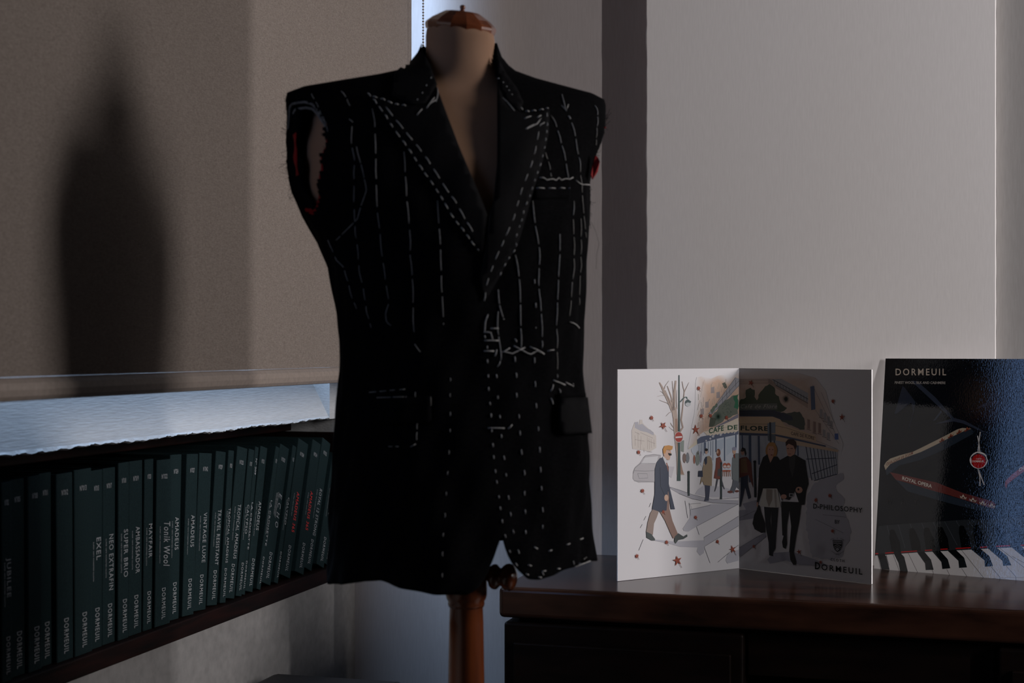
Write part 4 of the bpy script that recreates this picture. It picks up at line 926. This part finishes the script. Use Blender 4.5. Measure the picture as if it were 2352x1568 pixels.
def onbody(px, py, off):
    r = ray(px, py).normalized(); h = BV.ray_cast(O, r)
    if h[0] is None:
        q = BV.find_nearest(O+r*(D0*1.01)); h = q
    n_ = h[1]
    if n_.dot(r) > 0: n_ = -n_
    return h[0]+n_*off, n_
def patch(name, pg, off, m, th=.002, parent=None, step=14):
    bm = bmesh.new(); pts = []
    for i, p in enumerate(pg):
        q = pg[(i+1) % len(pg)]; m_ = max(1, int(math.hypot(q[0]-p[0], q[1]-p[1])/step))
        pts += [(p[0]+(q[0]-p[0])*k/m_, p[1]+(q[1]-p[1])*k/m_) for k in range(m_)]
    x0, x1 = min(p[0] for p in pts), max(p[0] for p in pts); y0, y1 = min(p[1] for p in pts), max(p[1] for p in pts)
    from mathutils.geometry import delaunay_2d_cdt
    inner = []
    y = y0+step/2
    while y < y1:
        x = x0+step/2
        while x < x1:
            if inpoly(x, y, pts) and min(math.hypot(x-a, y-b) for a, b in pts) > step*.5: inner.append((x, y))
            x += step
        y += step
    allp = [Vector(p) for p in pts+inner]; nE = len(pts)
    vo, eo, fo, *_ = delaunay_2d_cdt(allp, [(i, (i+1) % nE) for i in range(nE)], [list(range(nE))], 2, 1e-4)
    VV = [onbody(v.x, v.y, off)[0] for v in vo]
    o = mesh(name, VV, [tuple(f) for f in fo], m, parent or jk, True)
    nn = sum((p.normal for p in o.data.polygons), Vector())
    if nn.dot(ray(*pg[0])) > 0:
        o.data.flip_normals()
    s_ = o.modifiers.new('thickness', 'SOLIDIFY'); s_.thickness = th; s_.offset = 1
    return o
# lapels, collar, pocket flap, breast pocket welt
patch('lapel', [(1001, 200), (1050, 330), (1100, 448), (1121, 500), (1116, 580), (1100, 578), (1046, 510), (1009, 450), (969, 393), (929, 333), (882, 266), (845, 217), (905, 240), (945, 246), (980, 238)], .0015, M['lapel'], .0015)
patch('lapel', [(1141, 195), (1141, 300), (1140, 380), (1132, 460), (1121, 498), (1116, 560), (1100, 640), (1112, 690), (1142, 640), (1160, 605), (1186, 562), (1202, 510), (1222, 440), (1243, 370), (1256, 310), (1260, 254), (1225, 262), (1192, 262), (1160, 240)], .0022, M['lapel'], .0015)
patch('collar', [(966, 99), (985, 145), (1003, 198), (978, 240), (945, 244), (900, 222), (905, 175), (935, 145), (955, 118)], .0022, M['lapel'], .0015, step=10)
patch('collar', [(1139, 134), (1142, 196), (1162, 240), (1192, 260), (1200, 240), (1185, 205), (1160, 172), (1148, 150)], .0026, M['lapel'], .0015, step=10)
patch('pocket_welt', [(1280, 903), (1338, 902), (1339, 912), (1280, 914)], .003, M['wool'], .0015, step=8)
patch('pocket_flap', [(1280, 915), (1338, 913), (1343, 955), (1348, 995), (1288, 998), (1279, 990), (1278, 950)], .0045, M['lapel'], .003, step=9)
patch('pocket_flap', [(866, 915), (990, 910), (992, 962), (984, 972), (870, 975)], .003, M['wool'], .002, step=12)
patch('breast_welt', [(1228, 419), (1308, 419), (1308, 455), (1226, 458)], .0020, M['wool'], .0012, step=12)
# back collar stand is the neck of the body; fray and threads
def stitch(pts, dash, gap, r=.00055, off=.0016, name='basting_thread', m=None, wob=1.2):
    seg = []; L_ = [0]
    for i in range(len(pts)-1): L_.append(L_[-1]+math.hypot(pts[i+1][0]-pts[i][0], pts[i+1][1]-pts[i][1]))
    def P_(s):
        s = max(0, min(L_[-1], s))
        for i in range(len(pts)-1):
            if s <= L_[i+1]+1e-6:
                f = (s-L_[i])/max(1e-6, L_[i+1]-L_[i]); return (pts[i][0]+(pts[i+1][0]-pts[i][0])*f, pts[i][1]+(pts[i+1][1]-pts[i][1])*f)
        return pts[-1]
    V_ = []; F_ = []; s = 0; r *= .8
    while s < L_[-1]-1:
        d = dash*random.uniform(.8, 1.2) if gap else L_[-1]
        e_ = min(L_[-1], s+d); k = max(2, int((e_-s)/9)+1); q = []
        wx = random.uniform(-wob, wob)
        for i in range(k+1):
            u = P_(s+(e_-s)*i/k); f = i/k
            q.append(onbody(u[0]+wx*math.sin(math.pi*f), u[1], off*(.35+.65*math.sin(math.pi*min(max(f, .15), .85))))[0])
        tube_into(V_, F_, q, r, 5)
        s = e_+(gap*random.uniform(.75, 1.25) if gap else 1e9)
    return mesh(name, V_, F_, m or M['thread'], jk, True)
LG = [  # long running bastes (right front)
 [(1249, 283), (1237, 289), (1231, 319), (1226, 344), (1219, 372), (1208, 402), (1197, 432), (1189, 460), (1179, 490), (1169, 518), (1159, 541), (1143, 578), (1126, 618), (1114, 657), (1110, 690)]]
stitch(LG[0], 22, 9, .0008, .0042)
stitch([(1254, 262), (1254, 276), (1251, 306), (1247, 336), (1242, 359), (1237, 379), (1231, 395), (1224, 417), (1219, 435), (1211, 458), (1202, 478), (1197, 498), (1189, 521), (1182, 545), (1182, 571), (1168, 590), (1154, 614), (1144, 637)], 9, 10, .0009, .0042)
stitch([(1191, 250), (1206, 259), (1219, 258), (1241, 255), (1257, 251)], 8, 8, .0009, .0042)
for q in ([(1202, 276), (1219, 270)], [(1231, 274), (1241, 268)], [(1199, 303), (1216, 294), (1232, 286), (1241, 274)], [(1203, 300), (1226, 287)]): stitch(q, 0, 0, .0010, .0044)
stitch([(1141, 183), (1154, 193), (1159, 201), (1169, 215), (1175, 226)], 4, 8, .0010, .0044)
stitch([(1144, 220), (1163, 240), (1179, 258), (1189, 269)], 0, 0, .0007, .0042)
for q, d, g_ in (([(1264, 265), (1277, 289), (1287, 326), (1295, 352), (1300, 379), (1305, 409)], 30, 8), ([(1252, 351), (1257, 367), (1261, 382), (1265, 405)], 18, 7),
  ([(1312, 283), (1319, 308), (1323, 326), (1326, 349), (1330, 369), (1332, 405), (1335, 435), (1338, 472), (1340, 498), (1345, 545)], 36, 7), ([(1365, 243), (1372, 253), (1371, 280), (1368, 306), (1368, 333)], 26, 4),
  ([(1223, 462), (1226, 493), (1231, 537), (1235, 555), (1238, 571), (1238, 608), (1236, 644), (1237, 660), (1241, 697), (1242, 715), (1245, 753), (1244, 799)], 46, 8),
  ([(1183, 585), (1191, 631), (1193, 651), (1195, 702), (1196, 753), (1197, 799)], 44, 8), ([(1285, 538), (1285, 581), (1282, 634), (1281, 656), (1279, 707), (1277, 743), (1278, 789), (1279, 837), (1279, 868)], 44, 9),
  ([(1317, 462), (1315, 498), (1317, 551), (1317, 611), (1312, 658), (1310, 697), (1307, 725)], 40, 8), ([(1333, 502), (1333, 551), (1332, 611), (1330, 658), (1329, 700)], 40, 8),
  ([(1229, 433), (1229.5, 433)], 17, 10), ([(1144, 665), (1147, 702), (1152, 720), (1157, 733)], 36, 3), ([(1144, 715), (1143, 753), (1147, 799), (1151, 824), (1142, 842)], 60, 3)):
    stitch(q, d, g_, .00075, .0014)
stitch([(1290, 218), (1295, 237), (1300, 256)], 0, 0, .0008); stitch([(1289, 243), (1300, 256), (1305, 241)], 0, 0, .0007); stitch([(1305, 267), (1309, 274)], 0, 0, .0013)
stitch([(1236, 409), (1246, 409), (1255, 417), (1260, 409), (1270, 416), (1277, 409), (1287, 417), (1294, 409), (1302, 414), (1313, 408)], 0, 0, .0009, .0045)
stitch([(1229, 433), (1304, 433)], 17, 10, .0009, .0045)
stitch([(1322, 415), (1333, 424), (1353, 424)], 0, 0, .0009)
for q in ([(1111, 806), (1134, 806)], [(1152, 809), (1170, 799)], [(1154, 807), (1177, 812), (1205, 798)], [(1179, 794), (1197, 803), (1216, 814), (1233, 805), (1249, 813)], [(1216, 796), (1235, 804), (1248, 812)], [(1256, 806), (1263, 804), (1270, 803)], [(1186, 808), (1200, 800)],
  [(1111, 763), (1126, 762), (1131, 779)], [(1126, 754), (1144, 754)], [(1112, 782), (1144, 782)], [(1120, 722), (1113, 740), (1113, 763)], [(1140, 803), (1136, 818)], [(1269, 873), (1282, 878), (1296, 884)], [(1297, 878), (1314, 888), (1314, 880)], [(1269, 883), (1263, 898)], [(1264, 914), (1269, 928)], [(1120, 983), (1158, 983)], [(1166, 984), (1175, 975)], [(1306, 739), (1318, 743), (1328, 753)], [(1282, 893), (1285, 902)], [(1182, 778), (1186, 785)]):
    stitch(q, 0, 0, .0010, .0022)
DT = [[(1113, 770), (1119, 794), (1119, 820), (1120, 837), (1121, 862), (1122, 888), (1124, 918), (1128, 947), (1129, 983), (1131, 1012), (1133, 1045), (1138, 1090), (1147, 1154), (1152, 1183), (1155, 1209), (1160, 1231), (1174, 1275), (1184, 1292), (1195, 1309), (1209, 1318), (1224, 1324), (1244, 1326)],
 [(1140, 860), (1144, 919), (1149, 965), (1152, 1016), (1159, 1061), (1164, 1110), (1169, 1154), (1174, 1197), (1182, 1241), (1193, 1273), (1209, 1296), (1238, 1304), (1253, 1328)],
 [(1182, 819), (1186, 865), (1186, 914), (1191, 952), (1194, 998), (1198, 1041), (1204, 1084), (1204, 1133), (1206, 1183), (1207, 1231)], [(1226, 1256), (1234, 1260), (1249, 1269), (1287, 1256), (1326, 1240), (1350, 1231)],
 [(1227, 642), (1230, 698), (1230, 753)], [(1227, 821), (1228, 865), (1230, 918), (1233, 962), (1234, 963), (1238, 1018), (1240, 1067), (1243, 1119), (1245, 1154), (1247, 1191), (1243, 1237)],
 [(1244, 1312), (1282, 1305), (1314, 1307), (1337, 1285), (1352, 1276)], [(1316, 1288), (1318, 1300), (1313, 1312)]]
for q, d, g_ in zip(DT, (7, 8, 10, 9, 9, 11, 8, 9), (24, 38, 34, 32, 46, 38, 26, 8)): stitch(q, d, g_, .0010, .0012, wob=.4)
# left front, in shade
for q, d, g_ in (([(845, 217), (870, 246), (882, 263), (902, 294), (929, 331), (954, 366), (969, 389), (994, 424), (1009, 446), (1034, 488), (1046, 506), (1075, 545), (1098, 574)], 12, 10),
  ([(887, 249), (906, 274), (929, 302), (954, 331), (979, 364), (1002, 399), (1026, 436), (1049, 468), (1066, 501), (1090, 540)], 22, 13), ([(857, 226), (885, 234), (907, 242), (937, 247)], 9, 9),
  ([(990, 180), (980, 197), (967, 225), (957, 236)], 5, 16)): stitch(q, d, g_, .0008, .0042)
for q in ([(1004, 205), (1004, 222), (1001, 237)], [(999, 227), (988, 240), (979, 252)], [(969, 254), (957, 268)], [(1001, 233), (985, 243)]): stitch(q, 0, 0, .0007, .0042)
for q, d, g_ in (([(855, 250), (861, 279), (862, 330), (864, 379), (865, 453), (868, 500), (873, 530), (878, 586), (886, 646), (893, 686)], 44, 13), ([(893, 698), (887, 719), (889, 740), (899, 747)], 60, 4),
  ([(928, 349), (931, 404), (934, 453), (939, 507), (944, 553), (942, 589), (947, 633), (949, 696), (952, 772)], 48, 12), ([(953, 790), (958, 800), (966, 808)], 30, 3), ([(1005, 461), (1008, 513), (1012, 566), (1015, 662), (1019, 745)], 44, 12),
  ([(784, 210), (794, 222), (804, 243)], 16, 6), ([(802, 274), (811, 281)], 14, 3), ([(809, 291), (807, 325), (811, 350), (815, 367), (813, 459), (817, 536), (820, 553), (826, 619), (836, 666), (843, 712), (853, 752)], 34, 13),
  ([(819, 337), (828, 371), (836, 405), (842, 436)], 34, 4), ([(842, 436), (830, 470), (823, 501), (800, 524), (773, 551)], 34, 5), ([(754, 551), (765, 575), (773, 597), (790, 613), (800, 646), (810, 686), (820, 709)], 30, 10),
  ([(716, 216), (725, 233), (738, 260), (749, 283), (755, 310)], 13, 8), ([(849, 901), (890, 897), (938, 893)], 15, 9), ([(866, 913), (934, 911)], 30, 4), ([(941, 918), (990, 911)], 22, 3), ([(954, 900), (957, 930), (963, 972)], 20, 6), ([(990, 911), (990, 958), (966, 970)], 24, 6), ([(959, 972), (957, 1018), (941, 1027)], 16, 8), ([(916, 1025), (886, 1025)], 9, 7),
  ([(1034, 868), (1034, 1000), (1024, 1150), (1018, 1240), (1016, 1325)], 8, 34)):
    stitch(q, d, g_, .0005, .0010)
# armholes: lining, canvas pads, frayed edges
def armhole(sgn, parts=True):
    # boundary loop of the hole on that side, taken from the kept faces
    ed = {}
    for f in Fk:
        for i in range(4):
            a, b_ = f[i], f[(i+1) % 4]; ed[(a, b_)] = 1
    bd = [(a, b_) for (a, b_) in ed if (b_, a) not in ed and INFO[a][0]*sgn > .6 and 215 < INFO[a][2] < 540 and INFO[b_][0]*sgn > .6]
    nxt = dict(bd)
    if not bd: return []
    loops = []; left = set(nxt)
    while left:
        s_ = next(iter(left)); lp_ = [s_]; left.discard(s_); cur = nxt.get(s_)
        while cur is not None and cur in left: lp_.append(cur); left.discard(cur); cur = nxt.get(cur)
        loops.append(lp_)
    return max(loops, key=len)
for sgn in (-1, 1):
    lp_ = armhole(sgn)
    if len(lp_) < 12: continue
    pts = [V[i] for i in lp_]; n_ = len(pts); cen = sum(pts, Vector())/n_
    def sm(i, r_=3): return sum((pts[(i+k) % n_] for k in range(-r_, r_+1)), Vector())/(2*r_+1)
    out = (ex*cp+ey*sp)*sgn
    # red lining turned over the lower and front edge, black facing on the rear edge
    def runs(test):
        fl = [test(INFO[lp_[i]][1], INFO[lp_[i]][2]) for i in range(n_)]
        if all(fl): return [list(range(n_))]
        s0 = next(i for i in range(n_) if not fl[i]); out_, cur = [], []
        for k in range(n_+1):
            i = (s0+k) % n_
            if fl[i] and k < n_: cur.append(i)
            else:
                if len(cur) > 4: out_.append(cur)
                cur = []
        return out_
    for order in runs(lambda ny, y: y > 462 or (ny < -.16 and y > 345)):
        V_ = []; F_ = []
        for q, i in enumerate(order):
            p = sm(i); inw = (cen-p).normalized(); wv = .5+.5*math.sin(q*.45)+random.uniform(-.1, .1)
            e_ = min(1, q/6, (len(order)-1-q)/6); dn = max(0, (cen.z-p.z)/.09)*e_
            V_ += [p-out*.004, p+inw*.001-out*.001, p+inw*(.003+.004*wv*e_+.009*dn)-out*.0035, p+inw*(.004+.004*wv*e_+.009*dn)-out*.014]
        for q in range(len(order)-1):
            for k in range(3): F_.append((4*q+k, 4*q+k+1, 4*q+5+k, 4*q+4+k))
        o = mesh('red_lining', V_, F_, M['red'], jk, True); s_ = o.modifiers.new('t', 'SOLIDIFY'); s_.thickness = .0015
    for order in (runs(lambda ny, y: ny > -.2 and 245 < y < 505) if sgn < 0 else []):
        V_ = []; F_ = []; fw = (ex*sp-ey*cp)
        for q, i in enumerate(order):
            p = sm(i); e_ = min(1, q/8, (len(order)-1-q)/8); wv = 1+.22*math.sin(q*.31)
            V_ += [p, p+fw*.008*wv*e_-out*.004, p+fw*.020*wv*e_-out*.008, p+fw*.034*wv*e_-out*.0085, p+fw*.036*wv*e_-out*.014]
        for q in range(len(order)-1):
            for k in range(4): F_.append((5*q+k, 5*q+k+1, 5*q+6+k, 5*q+5+k))
        o = mesh('armhole_facing', V_, F_, M['wool'], jk, True); s_ = o.modifiers.new('t', 'SOLIDIFY'); s_.thickness = .0012
        if sgn < 0:
            V_ = []; F_ = []; ord2 = order[len(order)//3:2*len(order)//3]
            for q, i in enumerate(ord2):
                p = sm(i); wv = 1+.3*math.sin(q*.5)
                V_ += [p+fw*.022*wv-out*.0062, p+fw*.030*wv-out*.0068, p+fw*.037-out*.0072]
            for q in range(len(ord2)-1):
                for k in range(2): F_.append((3*q+k, 3*q+k+1, 3*q+4+k, 3*q+3+k))
            if F_: o = mesh('red_lining', V_, F_, M['red'], jk, True); s_ = o.modifiers.new('t', 'SOLIDIFY'); s_.thickness = .001
    order = [i for i in range(n_) if INFO[lp_[i]][2] > 300]
    st_ = next((i for i in range(n_) if INFO[lp_[i]][2] > 300 and INFO[lp_[i-1]][2] <= 300), 0)
    # rolled canvas at the top of the armhole
    for ri, rr in enumerate((.0, .007)):
        q = [sm(i)+(cen-sm(i)).normalized()*(.002+rr)-out*(.002+rr*.4) for i in range(n_)]
        order2 = [i for k in range(n_) for i in [(st_+k) % n_] if i not in set(order)]
        if len(order2) > 3: tube('canvas_edge', [q[i] for i in order2], .0018, M['canvas'], jk, 6)
    # frayed threads
    V_ = []; F_ = []
    for k in range(70):
        i = random.randrange(n_); p = pts[i]; d_ = (p-cen).normalized()*random.uniform(.3, 1)+out*random.uniform(-.2, .8)+Vector((0, 0, random.uniform(-.6, .6)))
        tube_into(V_, F_, [p, p+d_*.004, p+d_*.008+Vector((random.uniform(-.003, .003), 0, random.uniform(-.003, .003)))], .00025, 3)
    mesh('frayed_edge', V_, F_, M['wool'], jk)
# loose threads and the red scrap by the far armhole
def loose(pts, m, r, D=None):
    D = D or proj(onbody(1352, 480, 0)[0])[2]
    tube('loose_thread', [at_depth(x, y, D) for x, y in pts], r, m, jk, 4)
loose([(1357, 508), (1368, 530), (1376, 560), (1370, 585), (1369, 618)], M['wool'], .0002)
loose([(676, 400), (664, 425), (662, 450), (672, 462), (666, 455)], M['wool'], .0002, D0-.05)
loose([(1387, 292), (1392, 294)], M['red'], .0009)
rs = [(1366, 358), (1372, 362), (1376, 372), (1371, 395), (1360, 412), (1356, 402), (1360, 380)]
DD = proj(onbody(1350, 385, 0)[0])[2]
o = mesh('red_lining', [at_depth(x, y, DD+.004*math.sin(x)) for x, y in rs], [tuple(range(len(rs)))], M['red'], jk); s_ = o.modifiers.new('t', 'SOLIDIFY'); s_.thickness = .003

# ---- mannequin
mq = thing('tailor_mannequin', 'linen tailor\'s mannequin with wooden neck cap on an orange wooden stand', 'mannequin', (MX, MY, 0))
my = [62, 90, 120, 150, 172, 195, 215, 232, 250, 275, 310, 380, 450, 520, 620, 780, 900, 1050, 1180, 1200]
mw = [80, 79, 79, 80, 88, 112, 165, 240, 285, 305, 315, 312, 308, 298, 272, 255, 262, 275, 280, 240]
mb = [80, 79, 79, 82, 86, 92, 98, 106, 122, 145, 168, 200, 210, 208, 194, 178, 186, 200, 206, 180]
V = []; Fc = []; NM = 96; EXPN = 2.15
for y, W, b in zip(my, mw, mb):
    cpx = 1057 if y < 200 else float(np.interp(y, ys, cs))-2; a = solve_a(W, b)
    for j in range(NM):
        ph = 2*math.pi*j/NM; bx, by = ring_pt(a*mpp, b*mpp, ph)
        X = bx*cp-by*sp+(cpx-x0px)*mpp; Y = bx*sp+by*cp
        zz = H-(y-HY)*mpp
        if y < 100: zz += -.10*X-.12*Y*0
        V.append(Vector((MX, MY, zz))+ex*X+ey*Y)
for i in range(len(my)-1):
    for j in range(NM): Fc.append((i*NM+j, (i+1)*NM+j, (i+1)*NM+(j+1) % NM, i*NM+(j+1) % NM))
Fc.append(tuple(range(NM))); Fc.append(tuple((len(my)-1)*NM+j for j in range(NM))[::-1])
to = mesh('torso', V, Fc, M['linen'], mq, True)
ss = to.modifiers.new('s', 'SUBSURF'); ss.levels = ss.render_levels = 1
# wooden cap: faceted dome, tilted a little
capC = Vector((MX, MY, H-(62-HY)*mpp))+ex*((1058-x0px)*mpp)
TC = Matrix.Translation(capC) @ Matrix.Rotation(TH, 4, 'Z') @ Matrix.Rotation(math.radians(6.5), 4, 'Y') @ Matrix.Rotation(math.radians(9), 4, 'X')
u = mpp
lathe('neck_cap', [(-12*u, 77*u), (-10*u, 80*u), (-2*u, 82*u), (3*u, 82*u), (8*u, 78*u), (18*u, 66*u), (29*u, 48*u), (33*u, 40*u), (34*u, 37*u), (35*u, 30*u)], TC, M['dark_wood'], mq, 14, False)
lathe('cap_peg', [(34*u, 6*u), (40*u, 5*u), (44*u, 7*u), (48*u, 6*u), (50*u, 2*u)], TC, M['dark_wood'], mq, 16)
pc = Vector((MX, MY, 0))+ex*((1071-x0px)*mpp)
def zy(y): return H-(y-HY)*mpp
lathe('stand_pole', [(0.05, .0268), (zy(1568), .0242), (zy(1430), .0228), (zy(1392), .0220), (zy(1386), .0230)], Matrix.Translation(pc), M['orange_wood'], mq, 48)
lathe('stand_collar', [(zy(1392), .0235), (zy(1386), .0246), (zy(1380), .0240), (zy(1374), .0262), (zy(1366), .0274), (zy(1350), .0276), (zy(1300), .0274), (zy(1180), .0270)], Matrix.Translation(pc), M['orange_wood'], mq, 48)
TK = Matrix.Translation(pc+Vector((0, 0, zy(1322)))) @ Matrix.Rotation(TH-math.radians(12), 4, 'Z') @ Matrix.Rotation(math.pi/2, 4, 'Y')
lathe('clamp_knob', [(x*u, r*u*1.12) for x, r in ((42, 9), (50, 9), (52, 11), (56, 21), (62, 25), (68, 26), (72, 25), (76, 21), (80, 18), (83, 19), (87, 23), (94, 27), (101, 28), (108, 26), (114, 20), (118, 10), (119, 1))], TK, M['knob_wood'], mq, 40)
lathe('stand_base', [(0, .17), (.02, .17), (.028, .155), (.045, .06), (.06, .035)], Matrix.Translation(pc), M['orange_wood'], mq, 48)
